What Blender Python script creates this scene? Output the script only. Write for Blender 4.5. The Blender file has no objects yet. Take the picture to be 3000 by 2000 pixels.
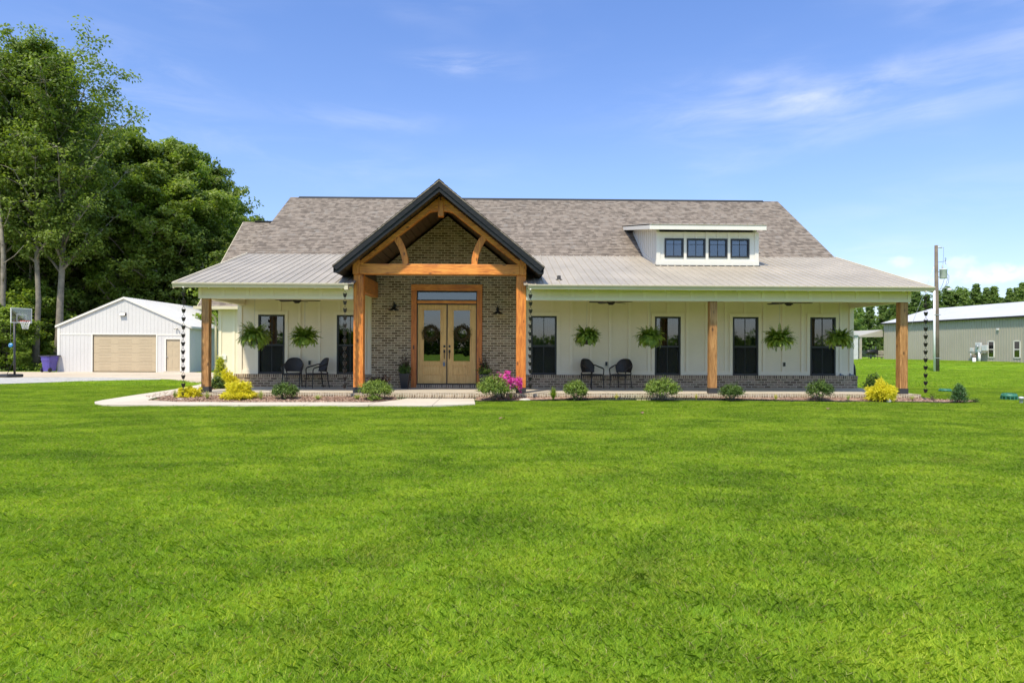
import bpy, math, random
import numpy as np
from mathutils import Matrix, Vector

R = math.radians
scn = bpy.context.scene
col = scn.collection

# ------------------------------------------------------------------ camera
YAW, ROLL, CZ = R(-1.29), 0.0039, 1.4
cam_d = bpy.data.cameras.new("camera")
cam = bpy.data.objects.new("camera", cam_d)
col.objects.link(cam)
cam_d.lens = 24.0
cam_d.sensor_width = 36.0
cam_d.sensor_fit = 'HORIZONTAL'
cam_d.shift_y = 20 / 3000
cam_d.clip_start = 0.05
cam_d.clip_end = 3000
CM = Matrix.Rotation(YAW, 4, 'Z') @ Matrix.Rotation(R(90), 4, 'X') @ Matrix.Rotation(ROLL, 4, 'Z')
cam.matrix_world = Matrix.Translation((0, 0, CZ)) @ CM
scn.camera = cam
CM3 = CM.to_3x3()


def at(px, py, Y):
    """point of the world on the plane y = Y for a place measured in the survey photograph"""
    d = CM3 @ Vector(((px - 1500) / 2000, (1020 - py) / 2000, -1))
    t = Y / d.y
    return Vector((d.x * t, Y, CZ + d.z * t))


def bedz(x, y):
    a = 17.3 if x < -.5 else 17.95
    t = min(1, max(0, (y - a) / (18.45 - a)))
    u = min(1, max(0, (12.2 - x) / .6)) * min(1, max(0, (x + 8.9) / .7))
    return .03 + .055 * t * t * (3 - 2 * t) * u


def gr(px, py, z=0.0):
    d = CM3 @ Vector(((px - 1500) / 2000, (1020 - py) / 2000, -1))
    t = (z - CZ) / d.z
    return Vector((d.x * t, d.y * t, z))


# ------------------------------------------------------------------ light and sky
SUN_EL, SUN_AZ = 58, 207          # azimuth measured clockwise from +Y: behind the camera, to its left
sd = Vector((math.sin(R(SUN_AZ)) * math.cos(R(SUN_EL)), math.cos(R(SUN_AZ)) * math.cos(R(SUN_EL)), math.sin(R(SUN_EL))))
sun_d = bpy.data.lights.new("sun", 'SUN')
sun_d.energy = 2.35
sun_d.angle = R(2.2)
sun_d.color = (1.0, 0.91, 0.74)
sun = bpy.data.objects.new("sun", sun_d)
col.objects.link(sun)
sun.rotation_euler = sd.to_track_quat('Z', 'Y').to_euler()
sun.location = (0, 0, 60)

scn.view_settings.view_transform = 'Standard'
scn.view_settings.look = 'None'
scn.view_settings.exposure = 1.31
scn.view_settings.gamma = 1.0

world = bpy.data.worlds.new("World")
scn.world = world
world.use_nodes = True


class NT:
    """tiny helper round a node tree"""
    def __init__(s, tree):
        s.t = tree
        s.n = tree.nodes
        s.l = tree.links

    def add(s, typ, ins=None, **kw):
        nd = s.n.new(typ)
        for k, v in kw.items():
            setattr(nd, k, v)
        for k, v in (ins or {}).items():
            s.set(nd, k, v)
        return nd

    def set(s, nd, k, v):
        inp = nd.inputs[k]
        if isinstance(v, bpy.types.NodeSocket):
            s.l.new(v, inp)
        elif isinstance(v, (tuple, list)) and inp.type == 'RGBA' and len(v) == 3:
            inp.default_value = (*v, 1)
        else:
            inp.default_value = v

    def math(s, op, a, b=0.0, c=None, clamp=False):
        nd = s.add('ShaderNodeMath', {0: a, 1: b}, operation=op, use_clamp=clamp)
        if c is not None:
            s.set(nd, 2, c)
        return nd.outputs[0]

    def vmath(s, op, a, b=(0, 0, 0)):
        nd = s.add('ShaderNodeVectorMath', {0: a, 1: b}, operation=op)
        return nd

    def noise(s, vec, scale, detail=3, rough=0.55, dist=0.0, out=0):
        return s.add('ShaderNodeTexNoise', {'Vector': vec, 'Scale': scale, 'Detail': detail, 'Roughness': rough, 'Distortion': dist}).outputs[out]

    def ramp(s, fac, stops, interp='LINEAR'):
        nd = s.add('ShaderNodeValToRGB', {0: fac})
        cr = nd.color_ramp
        cr.interpolation = interp
        while len(cr.elements) < len(stops):
            cr.elements.new(0.5)
        for e, (p, c) in zip(cr.elements, stops):
            e.position = p
            e.color = (*c, 1) if isinstance(c, (tuple, list)) else (c, c, c, 1)
        return nd.outputs[0]

    def mix(s, fac, a, b, mode='MIX'):
        nd = s.add('ShaderNodeMix', data_type='RGBA', blend_type=mode)
        s.set(nd, 0, fac)
        s.set(nd, 6, a)
        s.set(nd, 7, b)
        return nd.outputs[2]

    def mapr(s, v, a, b, c=0.0, d=1.0, smooth=False):
        nd = s.add('ShaderNodeMapRange', {0: v, 1: a, 2: b, 3: c, 4: d})
        if smooth:
            nd.interpolation_type = 'SMOOTHSTEP'
        return nd.outputs[0]

    def mapping(s, vec, scale=(1, 1, 1), rot=(0, 0, 0), loc=(0, 0, 0)):
        return s.add('ShaderNodeMapping', {'Vector': vec, 'Scale': scale, 'Rotation': rot, 'Location': loc}).outputs[0]

    def bump(s, h, strength=0.3, dist=0.02):
        return s.add('ShaderNodeBump', {'Height': h, 'Strength': strength, 'Distance': dist}).outputs[0]


w = NT(world.node_tree)
w.n.clear()
sky = w.add('ShaderNodeTexSky', sky_type='NISHITA')
sky.sun_disc = False
sky.sun_elevation = R(SUN_EL)
sky.sun_rotation = R(SUN_AZ)
sky.altitude = 0
sky.air_density = 1.0
sky.dust_density = 0.35
sky.ozone_density = 3.0
tcw = w.add('ShaderNodeTexCoord').outputs['Generated']
sepw = w.add('ShaderNodeSeparateXYZ', {0: tcw})
# sky tint: deeper blue low down, zenith brightened out of view for added fill
sky_tint = w.ramp(sepw.outputs[2], [(0.0, (.47, .455, .55)), (0.10, (.58, .57, .65)), (0.25, (.62, .64, .76)), (0.45, (.57, .64, .82)), (0.75, (1.9, 1.66, 1.40))])
hs = w.add('ShaderNodeHueSaturation', {'Saturation': 1.0, 'Value': 1.0, 'Color': w.mix(1.0, sky.outputs[0], sky_tint, 'MULTIPLY')})
# thin high cloud, streaked; strength from broad patches
streak = w.noise(w.mapping(tcw, (2.6, 2.6, 13), (0, R(9), 0)), 2.1, 7, 0.55, 0.35)
patch = w.noise(w.mapping(tcw, (1.5, 1.5, 3.2), loc=(3.1, 0.4, 0.7)), 1.9, 3, 0.5, 0.2)
cl = w.math('MULTIPLY', w.mapr(streak, 0.34, 0.86, smooth=True), w.mapr(patch, 0.44, 0.72, smooth=True))


def blob(px, py, sx, sy):
    """soft patch of cloud standing in one direction of the sky"""
    d = (CM3 @ Vector(((px - 1500) / 2000, (1020 - py) / 2000, -1))).normalized()
    dv = w.vmath('SUBTRACT', tcw, tuple(d)).outputs[0]
    q = w.mapping(dv, (1 / sx, 1 / sx, 1 / sy))
    ln = w.vmath('LENGTH', q).outputs['Value']
    return w.math('POWER', 2.718, w.math('MULTIPLY', w.math('MULTIPLY', ln, ln), -1.0))


fine = w.noise(w.mapping(tcw, (1, 1, 4.5), (0, R(-7), 0)), 5.5, 8, 0.62, 0.5)
finem = w.mapr(fine, 0.36, 0.75, 0.0, 1.0, True)
for px, py, sx, sy, k in [(2230, 300, .16, .035, .75), (1360, 185, .06, .012, 1.0), (330, 230, .12, .045, .5), (1080, 350, .09, .014, .5),
                          (2700, 240, .14, .03, .35), (1150, 520, .16, .03, .22), (700, 420, .2, .02, .22), (2900, 560, .14, .03, .3)]:
    cl = w.math('ADD', cl, w.math('MULTIPLY', w.math('MULTIPLY', blob(px, py, sx, sy), finem), k))
puff = w.noise(w.mapping(tcw, (1, 1, 1.4)), 26, 8, 0.62)
for px, py, sx, sy in [(2640, 765, .022, .012), (2810, 768, .03, .014), (2900, 800, .06, .018), (2760, 815, .10, .014), (3000, 800, .05, .016)]:
    b = blob(px, py, sx, sy)
    cl = w.math('ADD', cl, w.math('MULTIPLY', w.mapr(w.math('MULTIPLY', b, w.math('MULTIPLY', puff, 1.9)), .50, .95, smooth=True), .9))
cl = w.math('MINIMUM', w.math('MULTIPLY', cl, 0.42), 0.7)
up = w.mapr(sepw.outputs[2], -0.01, 0.05)
cl = w.math('MULTIPLY', cl, up)
skyc = w.mix(cl, hs.outputs[0], (3.9, 3.95, 4.4))
bg = w.add('ShaderNodeBackground', {'Color': skyc, 'Strength': 0.119})
wo = w.add('ShaderNodeOutputWorld', {0: bg.outputs[0]})


# ------------------------------------------------------------------ materials
def new_mat(name):
    m = bpy.data.materials.new(name)
    m.use_nodes = True
    t = NT(m.node_tree)
    bsdf = t.n['Principled BSDF']
    pos = t.add('ShaderNodeNewGeometry').outputs['Position']
    return m, t, bsdf, pos


def simple(name, c, rough=0.6, metal=0.0, var=0.12, scale=3.0, bump=0.0, bscale=60, spec=0.5, fine=0.05):
    m, t, b, pos = new_mat(name)
    n1 = t.noise(pos, scale, 4, 0.6)
    n2 = t.noise(pos, scale * 14, 3, 0.6)
    f = t.math('ADD', t.mapr(n1, 0.3, 0.7, 1 - var, 1 + var), t.mapr(n2, 0.3, 0.7, -fine, fine))
    cc = t.mix(1.0, c, t.add('ShaderNodeCombineColor', {0: f, 1: f, 2: f}).outputs[0], 'MULTIPLY')
    t.set(b, 'Base Color', cc)
    t.set(b, 'Roughness', t.mapr(n2, 0.2, 0.8, rough - 0.06, min(1, rough + 0.06)))
    b.inputs['Metallic'].default_value = metal
    b.inputs['Specular IOR Level'].default_value = spec
    if bump:
        t.set(b, 'Normal', t.bump(t.noise(pos, bscale, 4, 0.6), bump, 0.01))
    return m


def joints(mname, px_, py_, c, wdt=.012, rot=0.0):
    """sawn joints across a concrete slab"""
    m = M[mname]
    t = NT(m.node_tree)
    b = t.n['Principled BSDF']
    src = b.inputs['Base Color'].links[0].from_socket
    pos = t.mapping(t.add('ShaderNodeNewGeometry').outputs['Position'], rot=(0, 0, rot))
    s_ = t.add('ShaderNodeSeparateXYZ', {0: pos})
    acc = None
    for k, per in ((0, px_), (1, py_)):
        if per:
            f = t.math('ABSOLUTE', t.math('SUBTRACT', t.math('FRACT', t.math('DIVIDE', s_.outputs[k], per)), .5))
            l = t.math('GREATER_THAN', f, .5 - wdt / per)
            acc = l if acc is None else t.math('MAXIMUM', acc, l)
    st = t.mapr(t.noise(pos, .5, 5, .65), .5, .72, 0, .28)
    base = t.mix(st, src, (c[0] * 1.3, c[1] * 1.2, c[2] * 1.1))
    t.l.new(t.mix(acc, base, c), b.inputs['Base Color'])


def brick_mat(name, bw, rh, zoff=0.0, c1=(.12, .078, .042), c2=(.27, .19, .115), mort=(.66, .54, .35), offset=0.5):
    m, t, b, pos = new_mat(name)
    s = t.add('ShaderNodeSeparateXYZ', {0: pos})
    wob = t.math('MULTIPLY', t.math('SUBTRACT', t.noise(pos, 9, 3), 0.5), 0.012)
    u = t.math('ADD', t.math('ADD', s.outputs[0], s.outputs[1]), wob)
    v = t.math('ADD', t.math('SUBTRACT', s.outputs[2], zoff), wob)
    vec = t.add('ShaderNodeCombineXYZ', {0: u, 1: v, 2: 0.0}).outputs[0]
    br = t.add('ShaderNodeTexBrick', {'Vector': vec, 'Color1': (0, 0, 0), 'Color2': (1, 1, 1), 'Mortar': (.5, .5, .5), 'Scale': 1.0,
                                      'Mortar Size': 0.0095, 'Mortar Smooth': 0.25, 'Bias': 0.0, 'Brick Width': bw, 'Row Height': rh})
    br.offset = offset
    n = t.noise(pos, 34, 4, 0.65)
    big = t.noise(pos, 2.2, 3)
    rnd = t.math('ADD', br.outputs['Color'], t.math('MULTIPLY', t.math('SUBTRACT', n, 0.5), 0.9))
    bc = t.ramp(rnd, [(0.05, c1), (0.35, (.17, .115, .062)), (0.65, c2), (0.85, (.33, .25, .155)), (1.0, (.14, .11, .07))])
    # lime bloom over some of the bricks
    bloom = t.math('MULTIPLY', t.mapr(t.noise(pos, 13, 5, 0.7), 0.52, 0.72), t.mapr(big, 0.4, 0.65))
    bc = t.mix(t.math('MULTIPLY', bloom, 0.35), bc, (.42, .39, .33))
    mc = t.mix(t.mapr(n, 0.3, 0.7), mort, (mort[0] * .78, mort[1] * .78, mort[2] * .76))
    t.set(b, 'Base Color', t.mix(br.outputs['Fac'], bc, mc))
    b.inputs['Roughness'].default_value = 0.9
    h = t.math('ADD', t.math('MULTIPLY', br.outputs['Fac'], -1.0), t.math('MULTIPLY', n, 0.5))
    t.set(b, 'Normal', t.bump(h, 0.6, 0.008))
    return m


def wood_mat(name, c1, c2, c3, axis='Z', knots=True, rough=0.55):
    m, t, b, pos = new_mat(name)
    sc = {'Z': (11, 11, 0.8), 'X': (0.8, 11, 11), 'Y': (11, 0.8, 11)}[axis]
    mp = t.mapping(pos, sc)
    g = t.noise(mp, 2.4, 8, 0.62, 1.6)
    g2 = t.noise(mp, 11, 4, 0.6, 0.4)
    blot = t.noise(pos, 2.1, 3)
    f = t.math('ADD', t.math('MULTIPLY', g, 0.7), t.math('ADD', t.math('MULTIPLY', g2, 0.2), t.math('MULTIPLY', blot, 0.25)))
    c = t.ramp(f, [(0.42, c1), (0.56, c2), (0.70, c3)])
    if knots:
        vo = t.add('ShaderNodeTexVoronoi', {'Vector': t.mapping(pos, (5.5, 5.5, 2.6) if axis == 'Z' else (2.6, 5.5, 5.5)), 'Scale': 1.0, 'Randomness': 1.0})
        k = t.mapr(vo.outputs['Distance'], 0.06, 0.20, 1.0, 0.0, True)
        c = t.mix(t.math('MULTIPLY', k, 0.8), c, (c1[0] * .25, c1[1] * .22, c1[2] * .3))
    # drying checks along the grain
    ck = t.mapr(t.noise(t.mapping(pos, tuple(q * 3.2 if q > 5 else q * .5 for q in sc)), 2.0, 2, 0.4), 0.66, 0.70, 0.0, 0.55)
    c = t.mix(ck, c, (c1[0] * .45, c1[1] * .4, c1[2] * .45))
    t.set(b, 'Base Color', c)
    t.set(b, 'Roughness', t.mapr(g, 0.3, 0.7, rough - .1, rough + .12))
    t.set(b, 'Normal', t.bump(t.math('ADD', g, g2), 0.35, 0.006))
    return m


def shingle_mat(name, slope_len, ax='X'):
    """laminated asphalt shingles: rows run along the eave; colours vary tab by tab"""
    m, t, b, pos = new_mat(name)
    s = t.add('ShaderNodeSeparateXYZ', {0: pos})
    along = s.outputs[0] if ax == 'X' else s.outputs[1]
    row = t.math('DIVIDE', t.math('SUBTRACT', s.outputs[2], 4.56), slope_len)          # slope_len: rise of one course
    v2 = t.add('ShaderNodeCombineXYZ', {0: along, 1: row, 2: 0.0}).outputs[0]
    br = t.add('ShaderNodeTexBrick', {'Vector': v2, 'Color1': (0, 0, 0), 'Color2': (1, 1, 1), 'Mortar': (0, 0, 0), 'Scale': 1.0,
                                      'Mortar Size': 0.0, 'Brick Width': 0.13, 'Row Height': 1.0})
    br.offset = 0.37
    br.offset_frequency = 3
    br2 = t.add('ShaderNodeTexBrick', {'Vector': t.mapping(v2, loc=(0.13, 0, 0)), 'Color1': (0, 0, 0), 'Color2': (1, 1, 1), 'Mortar': (0, 0, 0), 'Scale': 1.0,
                                       'Mortar Size': 0.0, 'Brick Width': 0.22, 'Row Height': 1.0})
    br2.offset = 0.61
    br2.offset_frequency = 2
    n = t.noise(pos, 160, 2, 0.6)
    big = t.noise(pos, 0.7, 3)
    f = t.math('ADD', t.math('MULTIPLY', br.outputs['Color'], 0.5), t.math('MULTIPLY', br2.outputs['Color'], 0.5))
    f = t.math('ADD', f, t.math('MULTIPLY', t.math('SUBTRACT', n, 0.5), 0.22))
    f = t.math('ADD', f, t.math('MULTIPLY', t.math('SUBTRACT', big, 0.5), 0.16))
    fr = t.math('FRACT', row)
    edge = t.math('MULTIPLY', t.mapr(fr, .22, .36, 1.0, 0.0, True), t.mapr(br.outputs['Color'], .1, .8, 1.0, .35))  # dark course line: printed band plus butt-edge shadow painted into the colour
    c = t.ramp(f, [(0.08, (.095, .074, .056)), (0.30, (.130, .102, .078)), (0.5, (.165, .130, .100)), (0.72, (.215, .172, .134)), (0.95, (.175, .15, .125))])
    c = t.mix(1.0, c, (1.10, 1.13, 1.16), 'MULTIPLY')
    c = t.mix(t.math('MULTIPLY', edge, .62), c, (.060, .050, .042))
    t.set(b, 'Base Color', c)
    b.inputs['Roughness'].default_value = 0.93
    t.set(b, 'Normal', t.bump(t.math('ADD', n, f), 0.25, 0.006))
    return m


def leaf_mat(name, dark, mid, light, trans=0.3, scale=0.6, rough=0.5, tip=None):
    m = bpy.data.materials.new(name)
    m.use_nodes = True
    t = NT(m.node_tree)
    t.n.clear()
    pos = t.add('ShaderNodeNewGeometry').outputs['Position']
    rn = t.add('ShaderNodeAttribute', attribute_name='rnd').outputs['Fac']
    n = t.noise(pos, scale, 3, 0.6)
    f = t.math('ADD', t.math('MULTIPLY', rn, 0.55), t.math('MULTIPLY', t.mapr(n, 0.3, 0.7), 0.45))
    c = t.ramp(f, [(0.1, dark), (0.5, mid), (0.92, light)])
    d = t.add('ShaderNodeBsdfPrincipled', {'Base Color': c, 'Roughness': rough, 'Specular IOR Level': 0.35})
    lc = t.mix(1.0, c, (1.25, 1.35, 0.6), 'MULTIPLY')
    tr = t.add('ShaderNodeBsdfTranslucent', {'Color': lc})
    mx = t.add('ShaderNodeMixShader', {0: trans, 1: d.outputs[0], 2: tr.outputs[0]})
    t.add('ShaderNodeOutputMaterial', {0: mx.outputs[0]})
    return m


def glass_mat(name, tint=(.5, .53, .52), refl=0.07, rough=0.012):
    m = bpy.data.materials.new(name)
    m.use_nodes = True
    t = NT(m.node_tree)
    t.n.clear()
    pos = t.add('ShaderNodeNewGeometry').outputs['Position']
    nb = t.bump(t.noise(pos, 1.6, 2), 0.05, 0.02)
    fr = t.add('ShaderNodeFresnel', {'IOR': 1.5})
    f = t.math('ADD', fr.outputs[0], refl, clamp=True)
    tr = t.add('ShaderNodeBsdfTransparent', {'Color': tint})
    gl = t.add('ShaderNodeBsdfGlossy', {'Color': (.92, .96, .98), 'Roughness': rough, 'Normal': nb})
    mx = t.add('ShaderNodeMixShader', {0: f, 1: tr.outputs[0], 2: gl.outputs[0]})
    t.add('ShaderNodeOutputMaterial', {0: mx.outputs[0]})
    return m


def screen_mat():
    m = bpy.data.materials.new('insect_screen')
    m.use_nodes = True
    t = NT(m.node_tree)
    t.n.clear()
    tr = t.add('ShaderNodeBsdfTransparent', {'Color': (1, 1, 1)})
    df = t.add('ShaderNodeBsdfDiffuse', {'Color': (.035, .037, .035)})
    mx = t.add('ShaderNodeMixShader', {0: .62, 1: tr.outputs[0], 2: df.outputs[0]})
    t.add('ShaderNodeOutputMaterial', {0: mx.outputs[0]})
    return m


M = {}
M['cream'] = simple('cream_paint', (.75, .665, .50), .55, var=.04, scale=1.1, bump=.05, fine=.02)
M['cream_trim'] = simple('cream_trim_paint', (.78, .70, .54), .5, var=.03, scale=1.1, fine=.02)
M['white'] = simple('white_paint', (.66, .635, .57), .5, var=.03, scale=1.0, fine=.02)
M['gutter'] = simple('cream_gutter_metal', (.58, .51, .36), .35, var=.05, scale=2, fine=.02)
M['brick'] = brick_mat('brown_brick', .205, .0755, .0)
M['brick_base'] = brick_mat('brown_base_brick', .205, .0735, .175, (.14, .09, .058), (.33, .225, .155), (.68, .55, .37))
M['rowlock'] = brick_mat('rowlock_brick', .067, .4, -.1, (.13, .088, .058), (.31, .21, .145), (.68, .55, .37), 0.0)
M['edge_brick'] = brick_mat('porch_edge_brick', .067, .4, -.25, (.17, .125, .085), (.40, .31, .215), (.55, .49, .38), 0.0)
M['wood_v'] = wood_mat('orange_stained_timber', (.30, .075, .010), (.60, .185, .026), (.82, .32, .055), 'Z')
M['wood_x'] = wood_mat('orange_stained_beam', (.34, .090, .012), (.64, .205, .028), (.84, .34, .060), 'X')
M['wood_y'] = wood_mat('orange_stained_side_beam', (.30, .095, .02), (.52, .18, .04), (.66, .27, .06), 'Y')
M['post'] = wood_mat('brown_stained_post', (.15, .065, .016), (.33, .155, .045), (.52, .28, .10), 'Z')
M['door'] = wood_mat('tan_wood_door', (.52, .275, .07), (.66, .38, .11), (.75, .47, .155), 'Z', knots=False, rough=.45)
M['soffit'] = wood_mat('dark_brown_soffit', (.055, .030, .016), (.085, .046, .024), (.12, .07, .036), 'Y', knots=False)
M['casing'] = wood_mat('door_casing_timber', (.32, .085, .014), (.50, .15, .026), (.64, .22, .042), 'Z', knots=False)
M['black'] = simple('black_painted_metal', (.018, .018, .020), .42, var=.15)
M['blackwrap'] = simple('black_post_wrap', (.03, .03, .034), .6, var=.1, bump=.05)
M['fascia'] = wood_mat('charcoal_fascia', (.010, .011, .012), (.016, .017, .019), (.024, .025, .028), 'X', knots=False, rough=.5)
M['fascia'].node_tree.nodes['Principled BSDF'].inputs['Specular IOR Level'].default_value = .2
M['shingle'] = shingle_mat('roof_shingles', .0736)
M['metal_roof'] = simple('galvanised_metal_roof', (.36, .315, .25), .45, metal=.15, var=.13, scale=.8, fine=.06)
M['concrete'] = simple('porch_concrete', (.42, .37, .29), .85, var=.12, scale=1.4, bump=.1, bscale=90)
M['walk'] = simple('pale_walk_concrete', (.50, .445, .36), .85, var=.07, scale=1.1, bump=.12, bscale=80, fine=.05)
M['drive'] = simple('drive_concrete', (.46, .385, .29), .88, var=.12, scale=.35, bump=.15, bscale=60)
M['gravel'] = simple('gravel', (.36, .35, .32), .95, var=.3, scale=3.5, bump=.8, bscale=30, fine=.35)
M['glass'] = glass_mat('window_glass')
M['door_glass'] = glass_mat('door_glass', (.35, .36, .36), .08)
M['dglass'] = glass_mat('dormer_glass', (.5, .52, .55), .10)
M['screen'] = screen_mat()
M['curtain'] = simple('grey_curtain', (.34, .36, .33), .9, var=.2, scale=3)
M['sheer'] = simple('green_grey_curtain', (.24, .31, .25), .9, var=.2, scale=3)
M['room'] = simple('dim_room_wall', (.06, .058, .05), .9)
M['dblind'] = simple('grey_window_blind', (.20, .215, .24), .8)
M['wicker'] = simple('dark_brown_wicker', (.020, .015, .013), .5, var=.3, scale=20, bump=.5, bscale=140)
M['fern'] = leaf_mat('fern_fronds', (.06, .11, .014), (.21, .30, .035), (.48, .54, .09), .38, 6)
M['box'] = leaf_mat('dark_shrub_leaves', (.028, .055, .010), (.062, .115, .018), (.14, .21, .035), .25, 6)
M['boxl'] = leaf_mat('green_shrub_leaves', (.05, .09, .014), (.13, .20, .028), (.28, .36, .06), .28, 6)
M['gold'] = leaf_mat('golden_shrub_leaves', (.20, .25, .02), (.68, .60, .035), (.90, .82, .11), .4, 9)
M['goldg'] = leaf_mat('yellow_green_shrub_leaves', (.12, .19, .02), (.40, .44, .03), (.72, .68, .07), .35, 8)
M['spike'] = leaf_mat('striped_grass_blades', (.16, .22, .04), (.36, .40, .12), (.62, .62, .28), .3, 8)
M['spikey'] = leaf_mat('yellow_grass_blades', (.36, .34, .06), (.58, .52, .14), (.78, .70, .30), .3, 8)
M['magenta'] = leaf_mat('magenta_petals', (.42, .02, .22), (.65, .045, .38), (.85, .18, .60), .3, 8)
M['burg'] = leaf_mat('burgundy_leaves', (.025, .012, .012), (.06, .03, .025), (.10, .08, .03), .2, 8)
M['wreath'] = leaf_mat('wreath_sprigs', (.035, .028, .010), (.085, .062, .018), (.16, .11, .035), .2, 9)
M['everg'] = leaf_mat('evergreen_needles', (.018, .05, .016), (.045, .11, .03), (.10, .19, .05), .15, 5)
M['tree1'] = leaf_mat('oak_leaves', (.070, .108, .018), (.150, .208, .032), (.26, .325, .055), .42, .35)
M['tree2'] = leaf_mat('light_tree_leaves', (.09, .145, .02), (.19, .27, .034), (.32, .40, .06), .45, .35)
M['tree3'] = leaf_mat('dark_tree_leaves', (.075, .112, .021), (.155, .212, .036), (.27, .33, .062), .46, .3)
M['far'] = leaf_mat('far_tree_leaves', (.075, .125, .030), (.145, .225, .050), (.25, .34, .08), .45, .2)
M['bark'] = simple('pale_bark', (.20, .175, .135), .95, var=.35, scale=2.5, bump=.8, bscale=14, fine=.2)
M['barkd'] = simple('dark_bark', (.15, .125, .095), .95, var=.35, scale=2.5, bump=.8, bscale=14, fine=.2)
M['gwall'] = simple('white_metal_siding', (.555, .54, .515), .45, var=.03, scale=.6, fine=.02)
M['groof'] = simple('white_metal_roofing', (.58, .57, .55), .4, var=.04, scale=.5, fine=.02)
M['tan'] = simple('tan_door_paint', (.44, .355, .23), .5, var=.03, scale=1)
M['twall'] = simple('taupe_metal_siding', (.36, .335, .27), .5, var=.05, scale=.4, fine=.02)
M['troof'] = simple('pale_metal_roofing', (.48, .475, .47), .45, var=.05, scale=.3)
M['pole'] = simple('weathered_pole_wood', (.13, .105, .08), .95, var=.3, scale=2, bump=.5, bscale=20, fine=.2)
M['pvc'] = simple('white_pvc', (.75, .75, .76), .4, var=.03)
M['steel'] = simple('grey_steel', (.40, .41, .42), .4, metal=.6)
M['lgrey'] = simple('light_grey_enamel', (.50, .51, .51), .4)
M['purple'] = simple('purple_plastic', (.085, .065, .30), .45, var=.08)
M['lid'] = simple('dark_bin_lid', (.03, .03, .035), .5)
M['rubber'] = simple('black_rubber', (.015, .015, .015), .7)
M['rimred'] = simple('red_rim_paint', (.60, .06, .03), .4)
M['net'] = simple('white_net_cord', (.70, .70, .68), .8)
M['acryl'] = glass_mat('clear_backboard', (.55, .6, .62), .12, .05)
M['teal'] = simple('green_plastic_lid', (.035, .16, .10), .5, var=.1)
M['fence'] = simple('weathered_rail_wood', (.36, .33, .28), .9, var=.2, scale=3)
M['mulch'] = simple('brown_mulch', (.25, .165, .12), .95, var=.35, scale=5, bump=1.0, bscale=42, fine=.3)
M['chips'] = leaf_mat('mulch_chips', (.16, .075, .05), (.30, .19, .135), (.48, .36, .27), .0, 4, .9)
M['stone'] = simple('pale_stone', (.50, .46, .40), .9, var=.2, scale=8, bump=.6, bscale=20, fine=.15)
M['hose'] = simple('black_hose', (.014, .014, .016), .45)
M['bluegrey'] = simple('blue_grey_plastic', (.13, .17, .22), .5)
M['blue'] = simple('blue_plastic', (.02, .22, .50), .4)
M['lamp'] = simple('white_lamp_glass', (.85, .85, .80), .25)
M['bronze'] = simple('dark_bronze_metal', (.028, .024, .021), .45, metal=.4)


joints('drive', 3.6, 3.6, (.20, .16, .12), .025)
joints('walk', 1.52, 0, (.24, .20, .16), .010)
joints('concrete', 3.1, 0, (.20, .18, .15), .010)


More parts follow.
